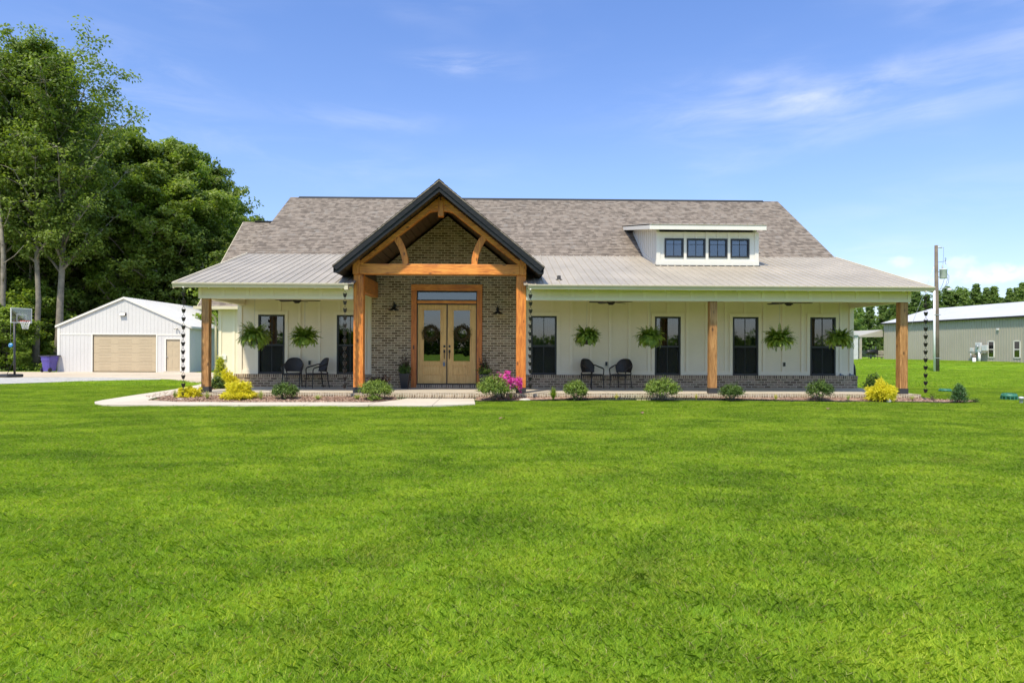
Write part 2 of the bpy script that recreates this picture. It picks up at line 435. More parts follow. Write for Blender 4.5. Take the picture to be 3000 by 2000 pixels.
# ------------------------------------------------------------------ mesh builders
class MB:
    def __init__(s):
        s.v, s.f, s.sm = [], [], []

    def add(s, vs, fs, smooth=False):
        o = len(s.v)
        s.v += [tuple(p) for p in vs]
        s.f += [tuple(i + o for i in f) for f in fs]
        s.sm += [smooth] * len(fs)
        return s

    def box(s, x0, x1, y0, y1, z0, z1):
        return s.add([(x0, y0, z0), (x1, y0, z0), (x1, y1, z0), (x0, y1, z0), (x0, y0, z1), (x1, y0, z1), (x1, y1, z1), (x0, y1, z1)],
                     [(0, 3, 2, 1), (4, 5, 6, 7), (0, 1, 5, 4), (1, 2, 6, 5), (2, 3, 7, 6), (3, 0, 4, 7)])

    def prism(s, poly, vec):
        """closed polygon (3-D points) swept along vec"""
        n = len(poly)
        v = Vector(vec)
        p = [Vector(q) for q in poly]
        fs = [tuple(range(n))[::-1], tuple(range(n, 2 * n))] + [(i, (i + 1) % n, n + (i + 1) % n, n + i) for i in range(n)]
        return s.add(p + [q + v for q in p], fs)

    def bar(s, a, b, w, h, up=(0, 0, 1)):
        a, b = Vector(a), Vector(b)
        d = (b - a).normalized()
        u = Vector(up)
        if abs(d.dot(u)) > .99:
            u = Vector((0, 1, 0))
        r = d.cross(u).normalized() * (w / 2)
        u = r.cross(d).normalized() * (h / 2)
        q = [a - r - u, a + r - u, a + r + u, a - r + u]
        return s.prism(q, b - a)

    def tube(s, pts, rad, n=8, smooth=True, cap=True):
        pts = [Vector(p) for p in pts]
        if not isinstance(rad, (list, tuple)):
            rad = [rad] * len(pts)
        vs, fs = [], []
        prev = None
        for i, p in enumerate(pts):
            d = (pts[min(i + 1, len(pts) - 1)] - pts[max(i - 1, 0)]).normalized()
            if prev is None:
                a = d.orthogonal().normalized()
            else:
                a = (prev - d * prev.dot(d))
                a = a.normalized() if a.length > 1e-6 else d.orthogonal().normalized()
            prev = a
            b = d.cross(a)
            for k in range(n):
                t = 2 * math.pi * k / n
                vs.append(p + (a * math.cos(t) + b * math.sin(t)) * rad[i])
        for i in range(len(pts) - 1):
            for k in range(n):
                fs.append((i * n + k, i * n + (k + 1) % n, (i + 1) * n + (k + 1) % n, (i + 1) * n + k))
        s.add(vs, fs, smooth)
        if cap:
            o = len(s.v) - len(vs)
            s.f += [tuple(o + k for k in range(n))[::-1], tuple(o + (len(pts) - 1) * n + k for k in range(n))]
            s.sm += [False, False]
        return s

    def lathe(s, prof, c=(0, 0, 0), n=20, smooth=True, sq=False):
        c = Vector(c)
        vs, fs = [], []
        for r, z in prof:
            for k in range(n):
                t = 2 * math.pi * (k + .5) / n
                vs.append(c + Vector((r * math.cos(t), r * math.sin(t), z)))
        m = len(prof)
        for i in range(m - 1):
            for k in range(n):
                fs.append((i * n + k, i * n + (k + 1) % n, (i + 1) * n + (k + 1) % n, (i + 1) * n + k))
        return s.add(vs, fs, smooth)

    def disc(s, c, r, n=20, flip=False):
        c = Vector(c)
        vs = [c + Vector((r * math.cos(2 * math.pi * (k + .5) / n), r * math.sin(2 * math.pi * (k + .5) / n), 0)) for k in range(n)]
        return s.add(vs, [tuple(range(n))[::-1] if flip else tuple(range(n))])

    def move(s, mat):
        s.v = [tuple(mat @ Vector(p)) for p in s.v]
        return s

    def build(s, name, mat, parent=None, loc=None, bevel=0.0):
        me = bpy.data.meshes.new(name)
        me.from_pydata(s.v, [], s.f)
        me.polygons.foreach_set('use_smooth', s.sm)
        me.materials.append(M[mat] if isinstance(mat, str) else mat)
        me.update()
        o = bpy.data.objects.new(name, me)
        col.objects.link(o)
        if loc is not None:
            o.location = loc
        if parent is not None:
            o.parent = parent
        if bevel:
            bv = o.modifiers.new('bevel', 'BEVEL')
            bv.width = bevel
            bv.segments = 2
            bv.limit_method = 'ANGLE'
        return o


def leafmesh(name, V, rnd, mat, parent=None, loc=None, per=4):
    """V: (N*per, 3) array, one polygon per group of `per` vertices"""
    V = np.asarray(V, dtype=np.float32).reshape(-1, 3)
    n = len(V) // per
    me = bpy.data.meshes.new(name)
    me.vertices.add(n * per)
    me.vertices.foreach_set('co', V.ravel())
    me.loops.add(n * per)
    me.loops.foreach_set('vertex_index', np.arange(n * per, dtype=np.int32))
    me.polygons.add(n)
    me.polygons.foreach_set('loop_start', np.arange(0, n * per, per, dtype=np.int32))
    me.polygons.foreach_set('loop_total', np.full(n, per, dtype=np.int32))
    at_ = me.attributes.new('rnd', 'FLOAT', 'FACE')
    at_.data.foreach_set('value', np.asarray(rnd, dtype=np.float32))
    me.materials.append(M[mat])
    me.update(calc_edges=True)
    o = bpy.data.objects.new(name, me)
    col.objects.link(o)
    if parent is not None:
        o.parent = parent
    if loc is not None:
        o.location = loc
    return o


def unit(a):
    return a / np.maximum(np.linalg.norm(a, axis=-1, keepdims=True), 1e-9)


def leaves(rs, C, N, ln, wd, lay=0.5):
    """diamond leaves at C, facing roughly N; ln, wd half sizes"""
    n = len(C)
    N = unit(N * lay + rs.normal(size=(n, 3)) * (1 - lay) * 0.9)
    t = unit(np.cross(N, rs.normal(size=(n, 3))))
    b = np.cross(N, t)
    L = (ln * rs.uniform(.65, 1.3, n))[:, None]
    W = (wd * rs.uniform(.65, 1.3, n))[:, None]
    return np.stack([C - t * L, C + b * W - t * L * .1, C + t * L, C - b * W - t * L * .1], 1).reshape(-1, 3)


def tag(o, label=None, cat=None, group=None, kind=None):
    if label:
        o['label'] = label
    if cat:
        o['category'] = cat
    if group:
        o['group'] = group
    if kind:
        o['kind'] = kind
    return o


def thing(name, label, cat, loc=(0, 0, 0), rz=0.0, group=None):
    o = bpy.data.objects.new(name, None)
    o.empty_display_size = .1
    col.objects.link(o)
    o.location = loc
    o.rotation_euler = (0, 0, rz)
    return tag(o, label, cat, group)


def dup(root, loc, rz=0.0, label=None, scale=None):
    r = root.copy()
    col.objects.link(r)
    r.location = loc
    r.rotation_euler = (0, 0, rz)
    if scale is not None:
        r.scale = scale if isinstance(scale, tuple) else (scale,) * 3
    if label:
        r['label'] = label
    for ch in list(root.children):
        c = ch.copy()
        col.objects.link(c)
        c.parent = r
        for g in ch.children:
            d = g.copy()
            col.objects.link(d)
            d.parent = c
    return r


# ------------------------------------------------------------------ terrain
def sm(a, b, v):
    t = min(1, max(0, (v - a) / (b - a)))
    return t * t * (3 - 2 * t)


def gh(x, y):
    z = -0.2 * sm(24, 37, y)
    z += 0.52 * sm(50, 62, y) * sm(24, 40, x)
    return z


def lawn_mat():
    m, t, b, pos = new_mat('lawn_turf')
    n0 = t.noise(pos, .16, 3, .5)
    n1 = t.noise(t.mapping(pos, (.8, 1.3, 1)), .8, 6, .68)
    n2 = t.noise(pos, 6, 4, .65)
    n3 = t.noise(pos, 60, 3, .7)
    f = t.math('ADD', t.math('MULTIPLY', n1, .5), t.math('ADD', t.math('MULTIPLY', n2, .25), t.math('MULTIPLY', n3, .25)))
    c = t.ramp(f, [(.32, (.095, .18, .013)), (.5, (.165, .295, .018)), (.68, (.26, .40, .026))])
    yel = t.mapr(n0, .5, .68)
    c = t.mix(t.math('MULTIPLY', yel, .5), c, (.17, .22, .02))
    t.set(b, 'Base Color', c)
    b.inputs['Roughness'].default_value = .95
    b.inputs['Specular IOR Level'].default_value = .1
    t.set(b, 'Normal', t.bump(t.math('ADD', n2, n3), .9, .03))
    return m


def grass_mat():
    m = bpy.data.materials.new('grass_blades')
    m.use_nodes = True
    t = NT(m.node_tree)
    t.n.clear()
    pos = t.add('ShaderNodeNewGeometry').outputs['Position']
    rn = t.add('ShaderNodeAttribute', attribute_name='rnd').outputs['Fac']
    n0 = t.mapr(t.noise(t.mapping(pos, (.8, 1.3, 1)), .8, 6, .68, .6), .22, .78, .10, .90)
    n1 = t.noise(pos, 3.2, 4, .65)
    n2 = t.noise(t.mapping(pos, loc=(7, 3, 0)), .9, 3, .6)
    f = t.math('ADD', t.math('MULTIPLY', rn, .34), t.math('ADD', t.math('MULTIPLY', n0, .62), t.math('MULTIPLY', n1, .30)))
    c = t.ramp(f, [(.34, (.098, .180, .015)), (.52, (.203, .332, .021)), (.68, (.325, .460, .030)), (.88, (.54, .62, .06))])
    dry = t.math('MULTIPLY', t.mapr(n2, .58, .74), t.mapr(rn, .35, .8))
    c = t.mix(t.math('MULTIPLY', dry, .6), c, (.42, .36, .08))
    straw = t.mapr(rn, .955, .965)
    c = t.mix(straw, c, (.50, .42, .20))
    d = t.add('ShaderNodeBsdfPrincipled', {'Base Color': c, 'Roughness': .5, 'Specular IOR Level': .25})
    tr = t.add('ShaderNodeBsdfTranslucent', {'Color': t.mix(1.0, c, (1.15, 1.25, .6), 'MULTIPLY')})
    mx = t.add('ShaderNodeMixShader', {0: .42, 1: d.outputs[0], 2: tr.outputs[0]})
    t.add('ShaderNodeOutputMaterial', {0: mx.outputs[0]})
    return m


M['lawn'] = lawn_mat()
M['grass'] = grass_mat()

xs = [-900, -400, -200, -120, -90, -70] + [-56 + 4 * i for i in range(40)] + [120, 160, 220, 400, 900]
ys = [-900, -300, -120, -60, -20, 0, 10, 20] + [22 + 2 * i for i in range(26)] + [80, 100, 140, 200, 400, 1200]
gm = MB()
gm.add([(x, y, gh(x, y)) for y in ys for x in xs],
       [(j * len(xs) + i, j * len(xs) + i + 1, (j + 1) * len(xs) + i + 1, (j + 1) * len(xs) + i) for j in range(len(ys) - 1) for i in range(len(xs) - 1)], True)
tag(gm.build('lawn', 'lawn'), kind='structure')


def ribbon(name, A, B, mat, lift, n=40, m=6, kind='structure', thick=0.0):
    """sheet between two polylines, draped on the ground"""
    def samp(P, k):
        P = [Vector(p[:2]) for p in P]
        L = [0]
        for a, b in zip(P, P[1:]):
            L.append(L[-1] + (b - a).length)
        out = []
        for i in range(k):
            s_ = L[-1] * i / (k - 1)
            j = max(q for q in range(len(L) - 1) if L[q] <= s_ + 1e-9)
            u = (s_ - L[j]) / max(1e-9, L[j + 1] - L[j])
            out.append(P[j].lerp(P[j + 1], min(1, u)))
        return out
    a, b = samp(A, n), samp(B, n)
    mb = MB()
    vs, fs = [], []
    for i in range(n):
        for j in range(m):
            p = a[i].lerp(b[i], j / (m - 1))
            z = gh(p.x, p.y) + (bedz(p.x, p.y) if name == 'mulch_bed' else lift)
            vs.append((p.x, p.y, z))
    for i in range(n - 1):
        for j in range(m - 1):
            fs.append((i * m + j, i * m + j + 1, (i + 1) * m + j + 1, (i + 1) * m + j))
    mb.add(vs, fs)
    if thick:
        for j in (0, m - 1):
            e = [Vector(vs[i * m + j]) for i in range(n)]
            mb.add(e + [p - Vector((0, 0, thick)) for p in e], [(i, i + 1, n + i + 1, n + i) for i in range(n - 1)])
        for i in (0, n - 1):
            e = [Vector(vs[i * m + j]) for j in range(m)]
            mb.add(e + [p - Vector((0, 0, thick)) for p in e], [(i_, i_ + 1, m + i_ + 1, m + i_) for i_ in range(m - 1)])
    o = mb.build(name, mat)
    o['kind'] = kind
    return o


# mulch beds, walk, driveway -------------------------------------------------
FY = 18.45                                   # front edge of the porch slab
bedL_front = [gr(436, 1176), gr(520, 1180.5), gr(700, 1181.5), gr(1000, 1182), gr(1110, 1181), gr(1165, 1176)]
bedL_back = [Vector((-8.8, 18.6, 0)), Vector((-8.3, 18.9, 0)), Vector((-6, 18.5, 0)), Vector((-4, 18.5, 0)), Vector((-3.1, 18.5, 0)), Vector((-2.75, 18.5, 0))]
ribbon('mulch_bed', bedL_front, bedL_back, 'mulch', .03, 50, 6)
ribbon('mulch_bed', [Vector((-9.6, 18.6, 0)), Vector((-10.1, 20.5, 0)), Vector((-10.0, 24, 0))], [Vector((-8.0, 18.6, 0)), Vector((-8.05, 20.5, 0)), Vector((-8.05, 24, 0))], 'mulch', .026, 20, 6)
bedR_front = [gr(1390, 1177), gr(1550, 1175), gr(1880, 1172), gr(2300, 1176), gr(2650, 1179), gr(2780, 1181), gr(2868, 1179)]
bedR_back = [Vector((-.5, 18.5, 0)), Vector((2, 18.5, 0)), Vector((6, 18.5, 0)), Vector((9, 18.5, 0)), Vector((11.5, 18.5, 0)), Vector((11.9, 18.9, 0)), Vector((12.9, 18.4, 0))]
ribbon('mulch_bed', bedR_front, bedR_back, 'mulch', .03, 60, 6)
# dark edging strip along the right bed
eb = MB()
for a, b in zip(bedR_front[:-1], bedR_front[1:]):
    eb.bar(a + Vector((0, -.02, .012)), b + Vector((0, -.02, .012)), .012, .05)
tag(eb.build('bed_edging', 'rubber'), 'thin black edging strip along the front of the long right mulch bed', 'edging')

walkA = [gr(1392, 1187.5), gr(1250, 1192.5), gr(1100, 1191), gr(700, 1190.5), gr(400, 1190.5), gr(300, 1190), gr(278, 1186), gr(277, 1181), gr(300, 1176), gr(400, 1160), gr(516, 1143), gr(580, 1130), gr(600, 1122)]
walkB = [gr(1388, 1169.5), gr(1200, 1169.5), gr(1170, 1175), gr(1110, 1182), gr(700, 1182.5), gr(520, 1181.5), gr(436, 1177), gr(434, 1175), gr(445, 1171), gr(475, 1164), gr(520, 1157), gr(620, 1135), gr(650, 1124)]


def ribbon2(name, A, B, mat, lift, m=5, thick=.06):
    vs, fs = [], []
    n = len(A)
    # resample every span the same number of times so that the two edges stay paired
    a2, b2 = [], []
    for i in range(n - 1):
        for k in range(6):
            a2.append(A[i].lerp(A[i + 1], k / 6))
            b2.append(B[i].lerp(B[i + 1], k / 6))
    a2.append(A[-1])
    b2.append(B[-1])
    n = len(a2)
    for i in range(n):
        for j in range(m):
            p = a2[i].lerp(b2[i], j / (m - 1))
            vs.append((p.x, p.y, gh(p.x, p.y) + lift))
    for i in range(n - 1):
        for j in range(m - 1):
            fs.append((i * m + j, i * m + j + 1, (i + 1) * m + j + 1, (i + 1) * m + j))
    mb = MB().add(vs, fs)
    for j in (0, m - 1):
        e = [Vector(vs[i * m + j]) for i in range(n)]
        mb.add(e + [p - Vector((0, 0, thick)) for p in e], [(i, i + 1, n + i + 1, n + i) for i in range(n - 1)])
    for i in (0, n - 1):
        e = [Vector(vs[i * m + j]) for j in range(m)]
        mb.add(e + [p - Vector((0, 0, thick)) for p in e], [(q, q + 1, m + q + 1, m + q) for q in range(m - 1)])
    o = mb.build(name, mat)
    o['kind'] = 'structure'
    return o


ribbon2('walkway', walkA, walkB, 'walk', .042)


def gt(px, py):
    """ground point for a photo place, on the falling terrain"""
    z = 0.0
    for _ in range(12):
        p = gr(px, py, z)
        z = gh(p.x, p.y)
    p.z = z
    return p


drF = [gt(-500, 1113), gt(0, 1109), gt(200, 1107), gt(400, 1109), gt(500, 1111.5), gt(516, 1115), gt(560, 1121), gt(640, 1127), gt(660, 1127)]
drB = [Vector((-60, 43.6, 0)), Vector((-34, 43.6, 0)), Vector((-28, 43.6, 0)), Vector((-24, 43.6, 0)), Vector((-19, 43.6, 0)), Vector((-16, 43, 0)), Vector((-14, 40, 0)), Vector((-12.2, 34, 0)), Vector((-11.6, 28.3, 0))]
ribbon('driveway', drF, drB, 'drive', .012, 60, 24)
gvF = [gt(-500, 1132), gt(0, 1126), gt(150, 1121), gt(300, 1116), gt(430, 1113.5), gt(470, 1112.5)]
gvB = [gt(-500, 1111), gt(0, 1107), gt(150, 1106), gt(300, 1106.5), gt(430, 1109), gt(472, 1111)]
ribbon('gravel_strip', gvF, gvB, 'gravel', .022, 40, 8)


# grass ----------------------------------------------------------------------
def blade_patch(rs, n, rad, h0, h1, wid):
    a = rs.uniform(0, 2 * np.pi, n)
    r = rad * np.sqrt(rs.uniform(0, 1, n)) * rs.uniform(.75, 1.12, n)
    B = np.stack([r * np.cos(a), r * np.sin(a), np.full(n, -.006)], 1)
    h = rs.uniform(h0, h1, n)
    lean = rs.normal(size=(n, 2)) * .5
    d = rs.uniform(0, 2 * np.pi, n)
    side = np.stack([np.cos(d), np.sin(d), np.zeros(n)], 1) * (wid * rs.uniform(.7, 1.3, n))[:, None]
    mid = B + np.stack([lean[:, 0] * h * .35, lean[:, 1] * h * .35, h * .55], 1)
    tip = B + np.stack([lean[:, 0] * h * 1.25, lean[:, 1] * h * 1.25, h * rs.uniform(.75, 1.0, n)], 1)
    return np.stack([B - side * .5, B + side * .5, mid + side * .42, tip, mid - side * .42], 1).reshape(-1, 3)


def in_walk(x, y):
    return False


def poly_contains(P, x, y):
    c = False
    n = len(P)
    j = n - 1
    for i in range(n):
        xi, yi, xj, yj = P[i][0], P[i][1], P[j][0], P[j][1]
        if (yi > y) != (yj > y) and x < (xj - xi) * (y - yi) / (yj - yi) + xi:
            c = not c
        j = i
    return c


HARD = [[(p.x, p.y) for p in walkA] + [(p.x, p.y) for p in reversed(walkB)],
        [(p.x, p.y) for p in bedL_front] + [(p.x, p.y) for p in reversed(bedL_back)],
        [(p.x, p.y) for p in bedR_front] + [(p.x, p.y) for p in reversed(bedR_back)],
        [(p.x, p.y) for p in drF] + [(p.x, p.y) for p in reversed(drB)],
        [(p.x, p.y) for p in gvF] + [(p.x, p.y) for p in reversed(gvB)],
        [(-9.8, 18.3), (11.95, 18.3), (11.95, 37), (-12.3, 37), (-12.3, 28), (-10.1, 24)],
        [(-27.6, 43.3), (-19.3, 43.3), (-19.3, 54), (-27.6, 54)]]


def grass_object(name, label, seed, n, rad, h0, h1, wid, pts):
    rs = np.random.RandomState(seed)
    V = blade_patch(rs, n, rad, h0, h1, wid)
    nb = len(V) // 5
    P = np.array(pts, dtype=np.float32)
    me = bpy.data.meshes.new(name)
    k = len(P)
    me.vertices.add(nb * 5 + k)
    me.vertices.foreach_set('co', np.concatenate([V.astype(np.float32), P[:, :3]]).ravel())
    me.loops.add(nb * 5)
    me.loops.foreach_set('vertex_index', np.arange(nb * 5, dtype=np.int32))
    me.polygons.add(nb)
    me.polygons.foreach_set('loop_start', np.arange(0, nb * 5, 5, dtype=np.int32))
    me.polygons.foreach_set('loop_total', np.full(nb, 5, dtype=np.int32))
    a = me.attributes.new('rnd', 'FLOAT', 'FACE')
    a.data.foreach_set('value', rs.uniform(0, 1, nb).astype(np.float32))
    for nm, vals in (('isp', np.concatenate([np.zeros(nb * 5), np.ones(k)])), ('rotz', np.concatenate([np.zeros(nb * 5), P[:, 3]])), ('scl', np.concatenate([np.ones(nb * 5), P[:, 4]]))):
        a = me.attributes.new(nm, 'FLOAT', 'POINT')
        a.data.foreach_set('value', vals.astype(np.float32))
    me.materials.append(M['grass'])
    me.update(calc_edges=True)
    o = bpy.data.objects.new(name, me)
    col.objects.link(o)
    ng = bpy.data.node_groups.new(name, 'GeometryNodeTree')
    ng.interface.new_socket('Geometry', in_out='INPUT', socket_type='NodeSocketGeometry')
    ng.interface.new_socket('Geometry', in_out='OUTPUT', socket_type='NodeSocketGeometry')
    t = NT(ng)
    gi = t.add('NodeGroupInput')
    go = t.add('NodeGroupOutput')

    def attr(nm):
        nd = t.add('GeometryNodeInputNamedAttribute', data_type='FLOAT')
        nd.inputs[0].default_value = nm
        return nd.outputs[0]
    cmp_ = t.math('GREATER_THAN', attr('isp'), .5)
    sp = t.add('GeometryNodeSeparateGeometry', {0: gi.outputs[0], 1: cmp_}, domain='POINT')
    rot = t.add('ShaderNodeCombineXYZ', {2: attr('rotz')})
    iop = t.add('GeometryNodeInstanceOnPoints', {'Points': sp.outputs[0], 'Instance': sp.outputs[1]})
    t.set(iop, 'Rotation', rot.outputs[0])
    t.set(iop, 'Scale', attr('scl'))
    t.l.new(iop.outputs[0], go.inputs[0])
    md = o.modifiers.new('lawn', 'NODES')
    md.node_group = ng
    o['kind'] = 'stuff'
    return o


rg = random.Random(5)


def free(x, y, mrg=0.0):
    return not any(poly_contains(P, x + dx, y + dy) for P in HARD for dx, dy in ((0, 0), (mrg, 0), (-mrg, 0), (0, mrg), (0, -mrg)))


near, far = [], []
y = 1.6
while y < 25:
    half = 2.0 + y * .82
    x = -half
    while x < half:
        px_, py_ = x + rg.uniform(-.08, .08), y + rg.uniform(-.08, .08)
        if free(px_, py_, .20):
            near.append((px_, py_, gh(px_, py_), rg.uniform(0, 6.28), rg.uniform(.85, 1.15)))
        x += .36
    y += .34
# closer fringe along walks and beds
for i in range(14000):
    x, y = rg.uniform(-14, 14), rg.uniform(15.5, 19.3)
    if free(x, y, .09) and not free(x, y, .24):
        near.append((x, y, gh(x, y) - .004, rg.uniform(0, 6.28), .38))
        if len(near) > 9500:
            break
y = 25
while y < 75:
    for x0, x1 in ((-y * .8 - 3, -9), (11, y * .82 + 4)):
        x = x0
        while x < x1:
            px_, py_ = x + rg.uniform(-.25, .25), y + rg.uniform(-.25, .25)
            if free(px_, py_, .5) and (x > 0 or y < 60):
                far.append((px_, py_, gh(px_, py_), rg.uniform(0, 6.28), rg.uniform(.8, 1.1)))
            x += .95
    y += .9
tag(grass_object('grass', '', 3, 2900, .34, .018, .046, .0027, near), kind='stuff')
tag(grass_object('grass', '', 4, 900, .95, .03, .06, .011, far), kind='stuff')

# mulch chips ------------------------------------------------------------------
rs = np.random.RandomState(11)
C = []
for P in (HARD[1], HARD[2], [(-9.6, 18.6), (-10.0, 20.5), (-9.9, 24), (-8.1, 24), (-8.1, 18.6)]):
    P2 = np.array(P)
    lo, hi = P2.min(0), P2.max(0)
    cnt = 0
    while cnt < 5200 * (1 if len(P) > 6 else .5):
        x, y = rs.uniform(lo[0], hi[0]), rs.uniform(lo[1], hi[1])
        if poly_contains(P, x, y):
            C.append((x, y, bedz(x, y) + .004 + rs.uniform(0, .014)))
        cnt += 1
C = np.array(C)
V = leaves(rs, C, np.tile([0, 0, 1.], (len(C), 1)), .030, .013, .72)
tag(leafmesh('mulch_chips', V, rs.uniform(0, 1, len(C)), 'chips'), kind='stuff')

# =================================================================== THE HOUSE
X0, X1 = -8.05, 11.33          # outer faces of the end walls
WY = 21.5                      # front wall plane
BY = 35.2
FZ = 0.175                     # porch floor
RX0, RX1 = -8.5, 11.75         # roof edges
EY, EZ, TY, TZ, PY, PZ = 18.2, 3.08, 23.4, 4.56, 28.3, 7.58
PCX, PHW, PPK, PTZ, PFY = -1.53, 2.77, 5.83, 3.56, 18.0       # entrance gable
PSL = (PPK - PTZ) / PHW
ENT0, ENT1 = -3.87, .61        # brick entrance bay
ENY = 21.2
house = thing('farmhouse', 'long cream farmhouse with a timber gabled brick entrance, metal porch roof and brown shingle roof', 'house', (0, 0, 0))


def roofz(y):
    """height of the underside of the roofs over the walls"""
    if y < TY:
        return EZ - .06 + (y - EY) * (TZ - EZ) / (TY - EY)
    if y < PY:
        return TZ - .06 + (y - TY) * (PZ - TZ) / (PY - TY)
    return PZ - .06 - (y - PY) * .63


WIN = [(-7.44, -6.62), (-5.0, -4.18), (1.08, 1.89), (5.0, 5.82), (7.48, 8.30), (9.96, 10.78)]
WZ0, WZ1 = .572, 2.42
# front wall, cut round the openings
mb = MB()
xs_ = [X0] + [v for w_ in WIN[:2] for v in w_] + [ENT0 + .05]
for a, b in zip(xs_[::2], xs_[1::2]):
    mb.box(a, b, WY, WY + .16, .15, 3.3)
for a, b in WIN[:2]:
    mb.box(a, b, WY, WY + .16, .15, WZ0)
    mb.box(a, b, WY, WY + .16, WZ1, 3.3)
xs_ = [ENT1 - .05] + [v for w_ in WIN[2:] for v in w_] + [X1]
for a, b in zip(xs_[::2], xs_[1::2]):
    mb.box(a, b, WY, WY + .16, .15, 3.3)
for a, b in WIN[2:]:
    mb.box(a, b, WY, WY + .16, .15, WZ0)
    mb.box(a, b, WY, WY + .16, WZ1, 3.3)
for X, d in ((X0, 1), (X1, -1)):          # end walls with their gables
    ysl = [WY + .16, TY, PY, BY]
    poly = [(X, WY + .16, 0), (X, BY, 0), (X, BY, roofz(BY))] + [(X, yy, roofz(yy)) for yy in (PY, TY, WY + .16)]
    mb.prism(poly, (.16 * d, 0, 0))
mb.box(X0, X1, BY - .002, BY + .15, 0, roofz(BY))
mb.build('wall', 'cream', house)

# battens, corner boards and trim
BTS = [MB(), MB()]
pick = lambda x: BTS[0 if x < -3 else 1]
by0, by1 = WY - .034, WY + .002
spans = [(X0, ENT0 - .14), (ENT1 + .02, X1)]
zt = 3.02
k = 0
for s0, s1 in spans:
    x = s0 + (.66 if k == 0 else .5)
    while x < s1 - .15:
        win = next((w_ for w_ in WIN if w_[0] - .14 < x < w_[1] + .14), None)
        if win is None:
            pick(x).box(x - .042, x + .042, by0, by1, .70, zt)
        elif win[0] + .05 < x < win[1] - .05:
            pick(x).box(x - .042, x + .042, by0, by1, WZ1 + .115, zt)
        x += .613
    k += 1
for a, b in WIN:
    pick(a).box(a - .1, a, WY - .03, WY + .002, WZ0, WZ1 + .115)
    pick(b).box(b, b + .1, WY - .03, WY + .002, WZ0, WZ1 + .115)
    pick(a).box(a, b, WY - .032, WY + .002, WZ1, WZ1 + .113)
for s0, s1 in spans:
    e = [s0] + [v for w_ in WIN if s0 < w_[0] < s1 for v in (w_[0] - .1, w_[1] + .1)] + [s1]
    for a, b in zip(e[::2], e[1::2]):
        if b - a > .05:
            pick(a).box(a, b, WY - .027, WY + .002, .575, .70)
BTS[0].box(X0 - .025, X0 + .11, WY - .036, WY + .1, .572, 3.0)
BTS[1].box(X1 - .11, X1 + .025, WY - .036, WY + .1, .572, 3.0)
BTS[0].box(ENT0 - .15, ENT0, WY - .12, WY + .002, .575, 3.0)
for q in BTS:
    q.build('batten_trim', 'cream_trim', house)
bt = {-1: MB(), 1: MB()}
yb = WY + .9
while yb < BY - .3:
    for X, d in ((X0, -1), (X1, 1)):
        bt[d].box(min(X, X + d * .02), max(X, X + d * .02), yb - .04, yb + .04, .1, roofz(yb) - .1)
    yb += .61
for d in bt:
    bt[d].build('batten_trim', 'cream_trim', house)

# brick plinth below the siding, with its row of upright bricks
for a, b in ((X0 - .08, ENT0), (ENT1, X1 + .10)):
    pb, rl = MB(), MB()
    pb.box(a, b, WY - .13, WY - .001, FZ - .05, .475)
    rl.box(a - .008, b + .008, WY - .145, WY - .0005, .475, .572)
    pb.build('brick_plinth', 'brick_base', house)
    rl.build('plinth_cap', 'rowlock', house)
for X, d in ((X0, -1), (X1, 1)):
    pb, rl = MB(), MB()
    pb.box(min(X + .001 * d, X + d * .10), max(X + .001 * d, X + d * .10), WY, BY, -.3, .475)
    rl.box(min(X + .001 * d, X + d * .115), max(X + .001 * d, X + d * .115), WY, BY, .475, .572)
    pb.build('brick_plinth', 'brick_base', house)
    rl.build('plinth_cap', 'rowlock', house)

# entrance bay in brick (a wall with the door opening, up into the gable)
DX0, DX1, DZ1 = -2.48, -.61, 3.20
ez = lambda x: PPK - PSL * abs(x - PCX) - .34
mb = MB()


def wallpoly(pts):
    mb.prism([(x, ENY, z) for x, z in pts], (0, .3, 0))


wallpoly([(ENT0, FZ - .05), (DX0, FZ - .05), (DX0, DZ1), (ENT0, DZ1)])
wallpoly([(DX1, FZ - .05), (ENT1, FZ - .05), (ENT1, DZ1), (DX1, DZ1)])
wallpoly([(ENT0, DZ1), (ENT1, DZ1), (ENT1, ez(ENT1)), (PCX, ez(PCX)), (ENT0, ez(ENT0))])
mb.build('brick_wall', 'brick', house)
ds = MB().box(DX0 + .005, DX1 - .005, ENY - .05, ENY + .29, FZ - .03, .262)
ds.build('brick_sill', 'rowlock', house)

# windows ---------------------------------------------------------------------
rw = np.random.RandomState(2)


def curtain(name, x0, x1, z0, z1, y, mat, par, folds=7, amp=.03, taper=0.0):
    n = 60
    vs = []
    for j in (0, 1):
        for i in range(n + 1):
            u = i / n
            xx = x0 + (x1 - x0) * u
            if j == 0:
                xx += taper * (u - .5)
            vs.append((xx, y + amp * math.sin(u * folds * 6.28 + .8 * math.sin(u * 9)), z0 if j == 0 else z1))
    fs = [(i, i + 1, n + 2 + i, n + 1 + i) for i in range(n)]
    MB().add(vs, fs, True).build(name, mat, par)


